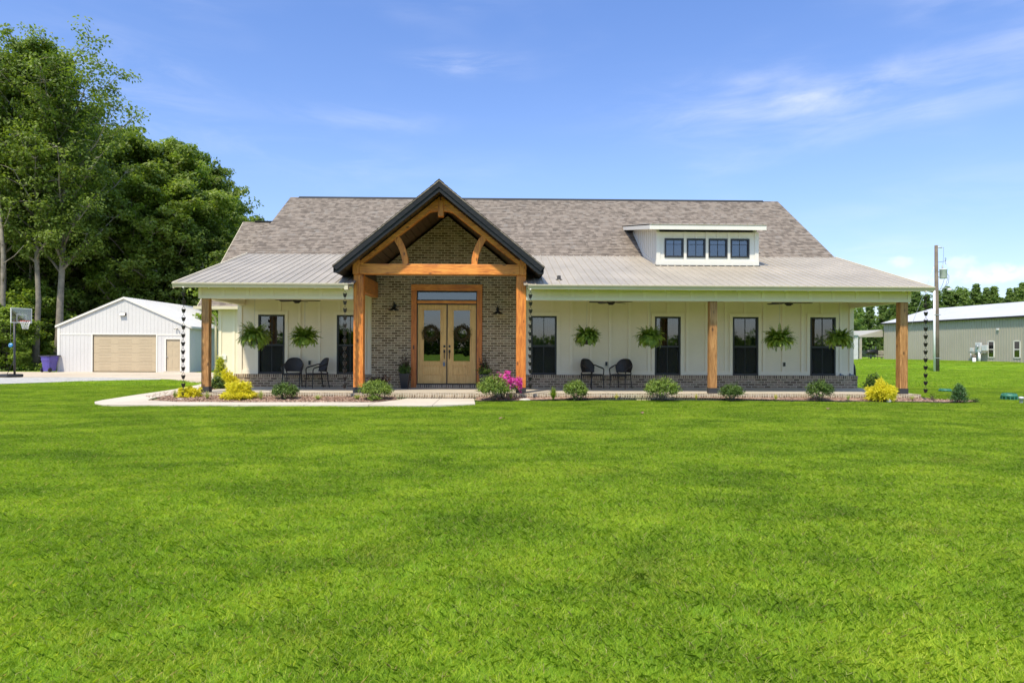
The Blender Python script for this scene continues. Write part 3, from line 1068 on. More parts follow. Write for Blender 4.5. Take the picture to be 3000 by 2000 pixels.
CURT = [[(-7.12, -6.86, 'curtain')], [(-4.85, -4.62, 'curtain')], [(1.12, 1.85, 'sheer')], [(5.04, 5.40, 'curtain'), (5.45, 5.8, 'sheer')], [(7.52, 7.72, 'sheer'), (8.1, 8.26, 'sheer')], [(10.1, 10.45, 'curtain')]]
for (a, b), cu in zip(WIN, CURT):
    f = MB()
    y0, y1 = WY - .038, WY + .07
    t_ = .052
    zm = (WZ0 + WZ1) / 2 - .02
    f.box(a, a + t_, y0, y1, WZ0, WZ1)
    f.box(b - t_, b, y0, y1, WZ0, WZ1)
    f.box(a + t_, b - t_, y0, y1, WZ1 - t_, WZ1)
    f.box(a + t_, b - t_, y0 - .01, y1, WZ0, WZ0 + .062)
    f.box(a + t_, b - t_, y0 + .012, y1, zm - .03, zm + .03)
    f.box((a + b) / 2 - .009, (a + b) / 2 + .009, WY + .012, WY + .028, WZ0 + .062, WZ1 - t_)
    w_ = f.build('window', 'black', house, bevel=.003)
    MB().box(a + .02, b - .02, WY + .030, WY + .036, WZ0 + .02, WZ1 - .02).build('pane', 'glass', w_)
    MB().box(a + t_, b - t_, WY + .0135, WY + .0145, WZ0 + .062, zm - .03).build('insect_screen', 'screen', w_)
    for x0, x1, mt in cu:
        curtain('curtain', x0, x1, WZ0 - .1, WZ1 + .08, WY + .24, mt, w_, folds=max(3, int((x1 - x0) * 11)))
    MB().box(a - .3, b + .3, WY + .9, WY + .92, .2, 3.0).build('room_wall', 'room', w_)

# door, casing and transom ------------------------------------------------------
cy0, cy1 = ENY - .05, ENY + .12
for a, b in ((-2.645, -2.475), (-.615, -.45)):
    MB().box(a, b, cy0, cy1, FZ, 3.17).build('door_casing', 'casing', house, bevel=.005)
MB().box(-2.645, -.45, cy0 - .004, cy1, 3.172, 3.365).build('door_header', 'wood_x', house, bevel=.005)
jm = MB()
jm.box(-2.474, -2.452, cy0 + .03, cy1 + .05, .265, 3.17)
jm.box(-.638, -.616, cy0 + .03, cy1 + .05, .265, 3.17)
jm.box(-2.452, -.638, cy0 + .03, cy1 + .05, 3.13, 3.17)
jm.box(-2.452, -.638, cy0 + .02, cy1 + .05, 2.745, 2.775)
jm.box(-2.452, -.638, cy0 + .03, cy1 + .05, 2.865, 2.895)
jm.box(-2.452, -.638, cy0 + .03, cy1 + .05, .265, .30)
jm.build('door_frame', 'bronze', house)
MB().box(-2.452, -.638, cy0 + .012, cy1 + .04, 2.777, 2.863).build('transom_bar', 'wood_x', house, bevel=.003)
MB().box(-2.45, -.64, ENY + .05, ENY + .056, 2.895, 3.13).build('transom_window', 'door_glass', house)
ds_ = [(-2.450, -1.560), (-1.526, -.640)]
LY = ENY + .045
for a, b in ds_:
    z0, z1 = .300, 2.743
    d = MB()
    st = .165
    d.box(a, a + st, LY, LY + .045, z0, z1)
    d.box(b - st, b, LY, LY + .045, z0, z1)
    d.box(a + st, b - st, LY, LY + .045, z1 - .15, z1)
    d.box(a + st, b - st, LY, LY + .045, z0, z0 + .26)
    d.box(a + st, b - st, LY, LY + .045, z0 + .56, z0 + .67)
    dd = d.build('door', 'door', house, bevel=.004)
    p = MB().box(a + st, b - st, LY + .016, LY + .03, z0 + .26, z0 + .56)
    p.box(a + st + .045, b - st - .045, LY + .004, LY + .03, z0 + .305, z0 + .515)
    p.build('door_panel', 'door', dd, bevel=.006)
    g = MB()
    gz0, gz1 = z0 + .67, z1 - .15
    g.box(a + st, a + st + .025, LY - .008, LY + .03, gz0, gz1)
    g.box(b - st - .025, b - st, LY - .008, LY + .03, gz0, gz1)
    g.box(a + st + .025, b - st - .025, LY - .008, LY + .03, gz1 - .025, gz1)
    g.box(a + st + .025, b - st - .025, LY - .008, LY + .03, gz0, gz0 + .025)
    g.build('glass_bead', 'door', dd)
    MB().box(a + st + .02, b - st - .02, LY + .02, LY + .026, gz0 + .02, gz1 - .02).build('door_glass', 'door_glass', dd)
    hx = b - .062 if a < -2 else a + .062
    h = MB()
    h.box(hx - .03, hx + .03, LY - .02, LY, 1.42, 1.485)
    h.box(hx - .028, hx + .028, LY - .02, LY, 1.255, 1.345)
    h.tube([(hx, LY - .02, 1.33), (hx, LY - .055, 1.30), (hx, LY - .06, 1.2), (hx, LY - .05, 1.10), (hx, LY - .015, 1.07)], .011, 8)
    h.build('handle', 'bronze', dd)
MB().box(-1.559, -1.527, LY - .012, LY + .05, .300, 2.743).build('door_astragal', 'bronze', house)
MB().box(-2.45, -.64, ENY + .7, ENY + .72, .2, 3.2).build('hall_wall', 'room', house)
MB().box(-2.575, -2.545, cy0 - .02, cy0, 1.36, 1.48).build('doorbell', 'black', house, bevel=.004)

# porch floor -------------------------------------------------------------------
sl = MB()
sl.box(X0 - .12, 11.62, FY + .205, WY + .1, -.1, FZ)
sl.build('porch_floor', 'concrete', house)
ed = MB()
ed.box(X0 - .13, 11.63, FY, FY + .203, .072, FZ + .004)
ed.box(X0 - .13, X0 - .12 + .001, FY + .204, WY, .072, FZ + .004)
ed.build('porch_edge', 'edge_brick', house)
MB().box(X0 - .10, 11.60, FY + .02, FY + .2, -.1, .071).build('porch_riser', 'edge_brick', house)

# posts ---------------------------------------------------------------------------
PYF = 18.65


def post(x0, x1, y0, z1, mat, label, name='timber_post'):
    o = MB().box(x0, x1, y0, y0 + (x1 - x0), FZ, z1).build(name, mat, house, bevel=.012)
    o['label'] = label
    wz = MB()
    e = .008
    wz.box(x0 - e, x1 + e, y0 - e, y0 + (x1 - x0) + e, FZ + .001, FZ + .155)
    wz.build('post_base', 'blackwrap', o)


post(-7.99, -7.79, PYF, 2.715, 'post', 'brown timber post at the left corner of the porch')
post(5.86, 6.07, PYF, 2.715, 'post', 'brown timber post between the second and third windows right of the entrance')
post(11.17, 11.39, PYF, 2.715, 'post', 'brown timber post at the right corner of the porch')
post(-3.885, -3.62, 18.6, 3.385, 'wood_v', 'orange timber post left of the entrance')
post(.535, .80, 18.6, 3.385, 'wood_v', 'orange timber post right of the entrance')

# porch beams with their boards ------------------------------------------------------
def porch_beam(x0, x1, le, re_):
    mb = MB()
    mb.box(x0, x1, 18.62, 18.94, 2.715, 3.10)
    o = mb.build('porch_beam', 'cream', house)
    tb = MB()
    tb.box(x0, x1, 18.600, 18.621, 2.712, 2.79)
    tb.box(x0, x1, 18.604, 18.621, 3.03, 3.10)
    x = x0 + (.05 if le else .62)
    if le:
        tb.box(x0, x0 + .09, 18.602, 18.621, 2.79, 3.03)
        x = x0 + .66
    while x < x1 - .2:
        tb.box(x - .042, x + .042, 18.606, 18.621, 2.79, 3.03)
        x += .655
    if re_:
        tb.box(x1 - .09, x1, 18.602, 18.621, 2.79, 3.03)
    tb.build('beam_trim', 'cream_trim', o)


porch_beam(X0, -3.89, True, False)
porch_beam(.805, 11.44, False, True)
for X in (X0, 11.44 - .22):
    sb = MB()
    sb.box(X, X + .22, 18.942, WY - .04, 2.715, 2.95)
    poly = [(X + .03, 18.942, 2.95), (X + .03, WY + .3, 2.95), (X + .03, WY + .3, roofz(WY + .3) - .005), (X + .03, 18.942, roofz(18.942) - .005)]
    sb.prism(poly, (.16, 0, 0))
    sb.build('side_beam', 'cream_trim', house)
for a, b in ((X0 + .22, ENT0 + .02), (ENT1 + .05, 11.2)):
    MB().box(a, b, 18.945, WY, 3.10, 3.13).build('porch_ceiling', 'cream', house)
# soffit under the eave and the gutter
for a, b in ((RX0, -3.9), (.82, RX1)):
    MB().box(a + .02, b, EY + .02, 18.60, 3.02, 3.035).build('eave_soffit', 'cream_trim', house)
for a, b in ((RX0 - .02, -3.93), (.84, RX1 + .03)):
    g = MB()
    prof = [(EY + .02, 3.085), (EY - .10, 3.085), (EY - .115, 3.06), (EY - .085, 3.02), (EY - .07, 2.975), (EY + .02, 2.975)]
    g.prism([(a, y, z) for y, z in prof], (b - a, 0, 0))
    g.box(a, b, EY - .121, EY - .105, 3.075, 3.095)
    g.build('gutter', 'gutter', house)
MB().box(-4.02, -3.93, EY - .1, EY + .06, 2.93, 3.08).build('gutter_outlet', 'gutter', house)


# metal porch roof: ribbed sheet -------------------------------------------------------
def ribbed(name, x0, x1, ya, za, yb, zb, mat, pitch=.2286, rib=.022, th=.02, par=None, flush=False):
    mb = MB()
    prof = [(x0, 0)]
    x = x0 + .06
    while x + .06 < x1:
        prof += [(x, 0), (x + .014, rib), (x + .036, rib), (x + .05, 0)]
        xm = x + .05 + (pitch - .05) / 3
        for q in (xm, xm + (pitch - .05) / 3):
            if q + .02 < x1:
                prof += [(q - .008, 0), (q, .004), (q + .008, 0)]
        x += pitch
    prof.append((x1, 0))
    prof = sorted(prof)
    n = len(prof)
    d = Vector((0, yb - ya, zb - za)).normalized()
    nn = Vector((0, -d.z, d.y))
    if nn.z < 0:
        nn = -nn
    vs = []
    for yy, zz in ((ya, za), (yb, zb)):
        for px_, h in prof:
            vs.append(Vector((px_, yy, zz)) + nn * h)
    for yy, zz in ((ya, za), (yb, zb)):
        vs.append(Vector((x0, yy, zz)) - nn * th)
        vs.append(Vector((x1, yy, zz)) - nn * th)
    fs = [(i, i + 1, n + i + 1, n + i) for i in range(n - 1)]
    k = 2 * n
    fs += [(k, k + 2, k + 3, k + 1), tuple([k] + [k + 1] + [n - 1 - i for i in range(n)]), tuple([k + 2] + [n + i for i in range(n)] + [k + 3])]
    mb.add(vs, fs)
    return mb.build(name, mat, par)


for a, b in ((RX0, -3.80), (.72, RX1)):
    ribbed('metal_roof', a, b, EY - .03, EZ + .012, TY + .12, TZ + .045, 'metal_roof', par=house)
# rake trim along the two open ends of the porch roof
for X, d in ((RX0, -1), (RX1, 1)):
    rk = MB()
    rk.prism([(X, EY - .03, EZ - .03), (X, TY, TZ - .03), (X, TY, TZ - .17), (X, EY - .03, EZ - .14)], (.03 * d, 0, 0))
    rk.prism([(X, EY - .03, EZ + .035), (X, TY + .1, TZ + .065), (X, TY + .1, TZ - .02), (X, EY - .03, EZ - .025)], (.045 * d, 0, 0))
    rk.build('rake_trim', 'gutter', house)
so = MB()
so.prism([(RX0 + .01, EY + .04, EZ - .10), (RX0 + .01, TY, TZ - .12), (RX0 + .01, TY, TZ - .10), (RX0 + .01, EY + .04, EZ - .08)], (X0 - RX0 + .03, 0, 0))
so.build('rake_soffit', 'cream_trim', house)
so = MB()
so.prism([(X1 + .1, EY + .04, EZ - .10), (X1 + .1, TY, TZ - .12), (X1 + .1, TY, TZ - .10), (X1 + .1, EY + .04, EZ - .08)], (RX1 - X1 - .11, 0, 0))
so.build('rake_soffit', 'cream_trim', house)
# plumbing vent through the metal roof
v = at(1638, 812, 18.9)
vz = EZ + (18.95 - EY) * .285
vm = MB().lathe([(.0, .10), (.05, .10), (.055, .0), (.09, .0), (.10, -.02), (.0, -.02)], (v.x, 18.95, vz + .03), 12)
vm.build('roof_vent', 'rubber', house)


# shingle roofs, laid in real courses -------------------------------------------------------
def shingled(name, x0, x1, ya, za, yb, zb, mat, par, step=.14, lift=.009, x0b=None, x1b=None, jag=True):
    """x0b, x1b: the edges at the top when the slope is not a rectangle"""
    x0b = x0 if x0b is None else x0b
    x1b = x1 if x1b is None else x1b
    mb = MB()
    d = Vector((0, yb - ya, zb - za))
    L = d.length
    d /= L
    nn = Vector((0, -d.z, d.y))
    if nn.z < 0:
        nn = -nn
    n = int(L / step)
    for i in range(n):
        s0, s1 = L * i / n, L * (i + 1) / n
        a = Vector((0, ya, za)) + d * s0
        b = Vector((0, ya, za)) + d * s1
        u0, u1 = s0 / L, s1 / L
        xa0, xa1 = x0 + (x0b - x0) * u0, x1 + (x1b - x1) * u0
        xb0, xb1 = x0 + (x0b - x0) * u1, x1 + (x1b - x1) * u1
        p = [Vector((xa0, a.y, a.z)) + nn * lift, Vector((xa1, a.y, a.z)) + nn * lift, Vector((xb1, b.y, b.z)), Vector((xb0, b.y, b.z))]
        q = [Vector((xa0, a.y, a.z)), Vector((xa1, a.y, a.z))]
        mb.add(p, [(0, 1, 2, 3)])
        mb.add([q[0], q[1], p[1], p[0]], [(0, 1, 2, 3)])
    # deck below
    e = [Vector((x0, ya, za)), Vector((x1, ya, za)), Vector((x1b, yb, zb)), Vector((x0b, yb, zb))]
    off = nn * -.004
    mb.prism([q + off for q in e], nn * -.05)
    return mb.build(name, mat, par)


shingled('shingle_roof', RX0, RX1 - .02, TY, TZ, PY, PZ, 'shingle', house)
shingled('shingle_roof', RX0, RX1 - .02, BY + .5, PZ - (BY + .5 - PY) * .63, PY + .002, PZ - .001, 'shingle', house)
MB().prism([(RX0 + .35, PY - .13, PZ - .06), (RX0 + .35, PY, PZ + .035), (RX0 + .35, PY + .13, PZ - .06), (RX0 + .35, PY, PZ + .012)], (RX1 - RX0 - 1.0, 0, 0)).build('ridge_vent', 'rubber', house)
for X, d in ((RX0 + .002, -1), (RX1 - .022, 1)):
    rk = MB()
    rk.prism([(X, TY, TZ - .03), (X, PY, PZ - .03), (X, BY + .5, PZ - (BY + .5 - PY) * .63 - .03), (X, BY + .5, PZ - (BY + .5 - PY) * .63 - .16), (X, PY, PZ - .16), (X, TY, TZ - .16)], (-.02 * d, 0, 0))
    rk.build('gable_rake', 'cream_trim', house)

# entrance gable roof --------------------------------------------------------------------------
TH = .31
for s in (-1, 1):
    tipx = PCX + s * PHW
    zt_ = lambda x: PPK - PSL * abs(x - PCX)
    fr = MB()
    # outer and inner fascia boards, stepped
    for y0, y1, h0, h1 in ((PFY, PFY + .04, .03, .19), (PFY + .028, PFY + .07, .19, TH)):
        fr.prism([(PCX, y0, PPK - h0), (tipx, y0, PTZ - h0), (tipx - s * .0 + (-s) * h1 * .42, y0, PTZ - h1 + h1 * .42 * PSL), (PCX, y0, PPK - h1)], (0, y1 - y0, 0))
    fr.build('gable_fascia', 'fascia', house)
    # eave fascia along the side
    ef = MB()
    ef.prism([(tipx, PFY + .04, PTZ - .03), (tipx, 21.9, PTZ - .03), (tipx, 21.9, PTZ - .17), (tipx, PFY + .04, PTZ - .17)], (-s * .03, 0, 0))
    ef.build('eave_fascia', 'fascia', house)
    # soffit boards
    so = MB()
    nrow = 17
    for i in range(nrow):
        u0, u1 = i / nrow, (i + .93) / nrow
        xa, xb = tipx + (PCX - tipx) * u0 - s * .06 * (1 - u0), tipx + (PCX - tipx) * u1 - s * .06 * (1 - u1)
        za, zb = zt_(xa) - .245, zt_(xb) - .245
        so.prism([(xa, PFY + .07, za), (xb, PFY + .07, zb), (xb, PFY + .07, zb + .02), (xa, PFY + .07, za + .02)], (0, 3.4, 0))
    xa, xb = tipx - s * .05, PCX
    so.prism([(xa, PFY + .07, zt_(xa) - .225), (xb, PFY + .07, zt_(xb) - .225), (xb, PFY + .07, zt_(xb) - .20), (xa, PFY + .07, zt_(xa) - .20)], (0, 3.6, 0))
    so.build('soffit', 'soffit', house)
    # the roof itself: deck, drip edge and shingles
    rf = MB()
    rf.prism([(PCX, PFY - .012, PPK - .004), (tipx + s * .02, PFY - .012, PTZ - .004 - .02 * PSL), (tipx + s * .02, PFY - .012, PTZ - .045), (PCX, PFY - .012, PPK - .045)], (0, 7.9, 0))
    nc = 24
    for i in range(nc):
        u0, u1 = i / nc, (i + 1) / nc
        xa, xb = tipx + s * .025 + (PCX - tipx - s * .025) * u0, tipx + s * .025 + (PCX - tipx - s * .025) * u1
        za, zb = zt_(xa) + .014, zt_(xb) + .004
        rf.add([(xa, PFY - .016, za), (xb, PFY - .016, zb), (xb, 25.8, zb), (xa, 25.8, za), (xa, PFY - .016, za - .012), (xa, 25.8, za - .012)], [(0, 1, 2, 3), (4, 0, 3, 5)])
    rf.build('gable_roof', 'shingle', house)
MB().prism([(PCX - .13, PFY - .018, PPK - .088), (PCX, PFY - .018, PPK + .02), (PCX + .13, PFY - .018, PPK - .088), (PCX, PFY - .018, PPK + .006)], (0, 7.4, 0)).build('gable_ridge_cap', 'rubber', house)

# timber truss --------------------------------------------------------------------------------------
TYF = 18.56
A = lambda px_, py_: at(px_, py_, TYF)
MB().box(-3.72, .62, TYF, TYF + .25, 3.392, 3.675).build('tie_beam', 'wood_x', house, bevel=.012)
for a, b in ((-3.90, -3.722), (.622, .80)):
    MB().box(a, b, TYF - .01, TYF + .27, 3.387, 3.83).build('post_block', 'wood_v', house, bevel=.01)
iz = lambda x: PPK - PSL * abs(x - PCX) - TH + .03          # lower edge of the fascia
for s in (-1, 1):
    xo, xi = PCX + s * 2.30, PCX + s * .02
    rw_ = .20
    MB().prism([(xo, TYF, iz(xo) - .02), (xi, TYF, iz(xi) - .02), (xi, TYF, iz(xi) - .02 - rw_), (xo - s * rw_ * .6, TYF, iz(xo - s * rw_ * .6) - rw_ + .05)], (0, .2, 0)).build('rafter', 'wood_x', house, bevel=.008)
MB().box(PCX - .075, PCX + .075, TYF - .02, TYF + .2, 4.97, 5.40).build('king_post', 'wood_v', house, bevel=.008)


def arc_piece(name, inner, outer, mat, y0=TYF + .02, dy=.14):
    pi_, po = [at(x, y, TYF) for x, y in inner], [at(x, y, TYF) for x, y in outer]
    mb = MB()
    n = len(pi_)
    vs = [(p.x, y0, p.z) for p in pi_] + [(p.x, y0, p.z) for p in po] + [(p.x, y0 + dy, p.z) for p in pi_] + [(p.x, y0 + dy, p.z) for p in po]
    fs = []
    for i in range(n - 1):
        fs += [(i, i + 1, n + i + 1, n + i), (2 * n + i, 3 * n + i, 3 * n + i + 1, 2 * n + i + 1), (i, 2 * n + i, 2 * n + i + 1, i + 1), (n + i, n + i + 1, 3 * n + i + 1, 3 * n + i)]
    fs += [(0, n, 3 * n, 2 * n), (n - 1, 3 * n - 1, 4 * n - 1, 2 * n - 1)]
    mb.add(vs, fs)
    return mb.build(name, mat, house)


def z3(pts):
    return [(950 + x * .4593, 480 + y * .4593) for x, y in pts]


arc_piece('curved_collar', z3([(560, 372), (600, 340), (640, 317), (685, 303), (737, 297), (790, 302), (835, 316), (878, 341), (915, 373)]),
          z3([(575, 345), (612, 312), (650, 287), (692, 272), (737, 266), (783, 271), (826, 286), (866, 312), (900, 345)]), 'wood_x')
arc_piece('curved_brace', z3([(420, 463), (447, 490), (470, 530), (487, 575), (497, 615), (499, 645)]), z3([(455, 440), (487, 475), (508, 515), (524, 560), (533, 600), (535, 645)]), 'wood_v')
arc_piece('curved_brace', z3([(1053, 466), (1026, 492), (1003, 532), (987, 577), (977, 617), (975, 647)]), z3([(1017, 443), (986, 477), (965, 517), (949, 562), (940, 602), (938, 647)]), 'wood_v')
for a, b in ((-3.87, -3.67), (.585, .785)):
    MB().box(a, b, 18.87, ENY - .001, 2.95, 3.40).build('side_timber', 'wood_y', house, bevel=.006)
for a in (-3.88, .60):
    MB().box(a, a + .16, 18.9, 22.2, 3.402, 3.62).build('side_infill', 'soffit', house)

# dormer -----------------------------------------------------------------------------------------------
DXA, DXB, DYF = 5.06, 8.28, 21.5
DZB, DZT = 4.05, 5.10
dm = MB()
dwin = [(5.30, 5.905), (6.005, 6.605), (6.70, 7.305), (7.40, 8.005)]
dz0, dz1 = 4.295, 4.895
xe = [DXA] + [v for q in dwin for v in q] + [DXB]
for a, b in zip(xe[::2], xe[1::2]):
    dm.box(a, b, DYF, DYF + .1, DZB, DZT)
for a, b in dwin:
    dm.box(a, b, DYF, DYF + .1, DZB, dz0)
    dm.box(a, b, DYF, DYF + .1, dz1, DZT)
mz = lambda y: (EZ + (y - EY) * .2846) if y < TY else TZ + (y - TY) * .6163
SS = (5.98 - 5.27) / (25.4 - 21.1)
uz = lambda y: 5.12 + (y - 21.1) * SS
for X, d in ((DXA, 1), (DXB, -1)):
    dm.prism([(X, DYF + .1, DZB), (X, TY, mz(TY)), (X, 25.2, mz(25.2)), (X, 25.2, uz(25.2)), (X, DYF + .1, uz(DYF + .1))], (.1 * d, 0, 0))
dm.build('dormer_wall', 'white', house)
dt = MB()
for a, b in ((DXA - .02, DXA + .10), (DXB - .10, DXB + .02)):
    dt.box(a, b, DYF - .025, DYF + .10, DZB + .02, DZT)
for x in (5.955, 6.652, 7.352):
    dt.box(x - .045, x + .045, DYF - .022, DYF + .002, DZB + .15, DZT)
for x in (5.62, 6.31, 7.0, 7.70):
    dt.box(x - .03, x + .03, DYF - .016, DYF + .002, dz1, DZT)
dt.box(DXA - .03, DXB + .03, DYF - .028, DYF + .002, DZB, DZB + .15)
for X, d in ((DXA, -1), (DXB, 1)):
    y = DYF + .25
    while y < 24.6:
        dt.box(min(X, X + .02 * d), max(X, X + .02 * d), y - .03, y + .03, mz(y), uz(y))
        y += .32
    dt.prism([(X, DYF - .0, mz(DYF) + .11), (X, TY, mz(TY) + .11), (X, 25.2, mz(25.2) + .10), (X, 25.2, mz(25.2)), (X, TY, mz(TY)), (X, DYF - .0, mz(DYF))], (.026 * d, 0, 0))
dt.build('dormer_trim', 'white', house)
fl = MB()
fl.prism([(DXA - .05, DYF - .09, mz(DYF - .09) + .035), (DXA - .05, DYF + .02, mz(DYF) + .05), (DXA - .05, DYF + .02, mz(DYF) + .02), (DXA - .05, DYF - .09, mz(DYF - .09) + .02)], (DXB - DXA + .1, 0, 0))
fl.build('dormer_flashing', 'rubber', house)
DRA, DRB = 4.74, 8.40
ribbed('dormer_roof', DRA, DRB, 21.08, 5.275, 25.9, 5.275 + 4.82 * SS, 'metal_roof', par=house)
df = MB()
df.box(DRA, DRB, 21.10, 21.13, 5.11, 5.262)
for X, d in ((DRA, 1), (DRB, -1)):
    df.prism([(X, 21.13, 5.12), (X, 25.6, 5.12 + 4.47 * SS), (X, 25.6, 5.245 + 4.47 * SS), (X, 21.13, 5.245)], (.03 * d, 0, 0))
df.prism([(DRA + .03, 21.13, 5.115), (DRA + .03, 25.2, 5.115 + 4.07 * SS), (DRA + .03, 25.2, 5.13 + 4.07 * SS), (DRA + .03, 21.13, 5.13)], (DRB - DRA - .06, 0, 0))
df.build('dormer_fascia', 'white', house)
for a, b in dwin:
    f = MB()
    t_ = .05
    f.box(a, a + t_, DYF - .03, DYF + .06, dz0, dz1)
    f.box(b - t_, b, DYF - .03, DYF + .06, dz0, dz1)
    f.box(a + t_, b - t_, DYF - .03, DYF + .06, dz1 - t_, dz1)
    f.box(a + t_, b - t_, DYF - .03, DYF + .06, dz0, dz0 + t_)
    f.box((a + b) / 2 - .008, (a + b) / 2 + .008, DYF + .012, DYF + .02, dz0 + t_, dz1 - t_)
    f.box(a + t_, b - t_, DYF + .012, DYF + .02, dz1 - .19, dz1 - .178)
    o = f.build('dormer_window', 'black', house)
    MB().box(a + .03, b - .03, DYF + .024, DYF + .03, dz0 + .03, dz1 - .03).build('pane', 'dglass', o)
    MB().box(a - .02, b + .02, DYF + .12, DYF + .13, dz0 - .05, dz1 + .05).build('blind', 'dblind', o)

# rear wing on the left -----------------------------------------------------------------------------------
wg = MB()
WX0 = -11.45
wg.box(WX0, X0 - .001, 28.4, 28.55, -.2, 3.05)
wr = lambda y: (3.02 + (y - 28) * (7.39 - 3.02) / 5) if y < 33 else 7.39 - (y - 33) * .87
wg.prism([(WX0, 28.55, -.3), (WX0, 37.6, -.3), (WX0, 37.6, wr(37.6) - .1), (WX0, 33, wr(33) - .1), (WX0, 28.55, wr(28.55) - .1)], (.15, 0, 0))
wg.box(WX0, X0, 37.6, 37.75, -.3, 3.2)
wg.build('wing_wall', 'cream', house)
wt = MB()
x = WX0
wt.box(WX0 - .02, WX0 + .12, 28.37, 28.5, .1, 3.0)
while x < X0 - .3:
    x += .62
    wt.box(x - .045, x + .045, 28.378, 28.402, .1, 2.95)
wt.build('wing_trim', 'cream_trim', house)
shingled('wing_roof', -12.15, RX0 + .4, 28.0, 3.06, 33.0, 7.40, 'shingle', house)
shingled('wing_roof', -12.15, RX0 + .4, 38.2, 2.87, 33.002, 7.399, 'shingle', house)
MB().box(-11.6, -8.3, 32.9, 33.1, 7.40, 7.44).build('wing_ridge_vent', 'rubber', house)
wf = MB()
wf.box(-12.27, X0 - .1, 27.88, 28.0, 2.94, 3.06)
wf.box(-12.15, X0, 28.0, 28.4, 2.93, 2.95)
wf.prism([(-12.16, 28.0, 3.05), (-12.16, 33, 7.39), (-12.16, 38.2, 2.86), (-12.16, 38.2, 2.70), (-12.16, 33, 7.22), (-12.16, 28.0, 2.92)], (-.02, 0, 0))
wf.build('wing_gutter', 'gutter', house)
dp = MB().tube([(-11.75, 27.94, 2.95), (-11.75, 27.95, 2.86), (-11.56, 28.3, 2.62), (-11.53, 28.3, 2.3), (-11.53, 28.3, .15)], .045, 8)
dp.build('downspout', 'gutter', house)
p = at(652, 1047, 28.3)
MB().box(p.x - .13, p.x + .13, 28.34, 28.40, p.z - .09, p.z + .09).build('utility_box', 'white', house, bevel=.006)
# outlets on the porch wall
for px_, py_ in ((908, 1062), (1776, 1065), (2296, 1067)):
    p = at(px_, py_, WY)
    MB().box(p.x - .055, p.x + .055, WY - .035, WY - .001, p.z - .085, p.z + .085).build('outlet_plate', 'cream_trim', house, bevel=.004)
    MB().box(p.x - .036, p.x + .036, WY - .06, WY - .034, p.z - .062, p.z + .062).build('outlet_cover', 'black', house, bevel=.004)

# tiny lamps clipped below the gutter
lm = None
lights = []
for a, b, n in ((-7.75, -4.2, 6), (1.3, 11.2, 16)):
    for i in range(n):
        lights.append(a + (b - a) * i / (n - 1))
for i, x in enumerate(lights):
    if lm is None:
        lm = MB().lathe([(0, .02), (.018, .018), (.022, 0), (.02, -.02), (.008, -.032), (0, -.034)], (0, 0, 0), 8).build('eave_bulb', 'lamp', house)
        lm.location = (x, 18.56, 3.0)
    else:
        c = lm.copy()
        col.objects.link(c)
        c.location = (x, 18.56, 3.0)

# =================================================================== PORCH FURNISHINGS
# barn lamps either side of the door
def barn_light():
    t = thing('barn_light', '', 'wall lamp', group='gooseneck lamps on the brick entrance wall')
    MB().lathe([(0, 0), (.055, 0), (.055, .02), (.03, .035), (0, .035)], n=16).move(Matrix.Rotation(R(90), 4, 'X')).build('wall_plate', 'bronze', t)
    pts = [(0, -.03, 0), (0, -.08, .05), (0, -.14, .115), (0, -.21, .12), (0, -.255, .07), (0, -.262, .0)]
    MB().tube(pts, .011, 8).build('arm', 'bronze', t)
    sh = MB().lathe([(.028, .0), (.032, -.03), (.045, -.055), (.05, -.07), (.10, -.105), (.165, -.14), (.172, -.15), (.16, -.146), (.09, -.115), (.0, -.10)], (0, -.262, .0), 20)
    sh.build('shade', 'bronze', t)
    MB().lathe([(0, -.10), (.03, -.11), (.035, -.13), (.02, -.15), (0, -.155)], (0, -.262, 0), 10).build('bulb', 'lamp', t)
    return t


p = at(1157, 899, ENY)
bl = barn_light()
bl.location = (p.x, ENY, p.z + .03)
bl['label'] = 'dark gooseneck barn lamp on the brick wall left of the front door'
p = at(1458, 909, ENY)
dup(bl, (p.x, ENY, p.z + .03), 0, 'dark gooseneck barn lamp on the brick wall right of the front door')


# wreaths
def wreath(seed, loc, label):
    rs = np.random.RandomState(seed)
    n = 1500
    a = rs.uniform(0, 2 * np.pi, n)
    rr = .195 + rs.normal(size=n) * .038
    c = np.stack([rr * np.cos(a), -.03 - np.abs(rs.normal(size=n)) * .03, rr * np.sin(a)], 1)
    out = np.stack([np.cos(a), rs.normal(size=n) * .5 - .3, np.sin(a)], 1)
    sw = np.stack([-np.sin(a), np.zeros(n), np.cos(a)], 1)
    d = unit(out * rs.uniform(.1, 1.1, n)[:, None] + sw * .8 + rs.normal(size=(n, 3)) * .35 + np.array([0, 0, -.2]))
    L = .045 * rs.uniform(.6, 1.5, n)[:, None]
    s_ = unit(np.cross(d, rs.normal(size=(n, 3)))) * .0065
    V = np.stack([c, c + d * L * .5 + s_, c + d * L, c + d * L * .5 - s_], 1).reshape(-1, 3)
    t = thing('door_wreath', label, 'wreath', loc, group='wreaths on the double door')
    leafmesh('sprigs', V, rs.uniform(0, 1, n), 'wreath', t)
    MB().tube([(.19 * math.cos(k * math.pi / 12), -.02, .19 * math.sin(k * math.pi / 12)) for k in range(25)], .022, 6).build('ring', 'barkd', t)
    return t


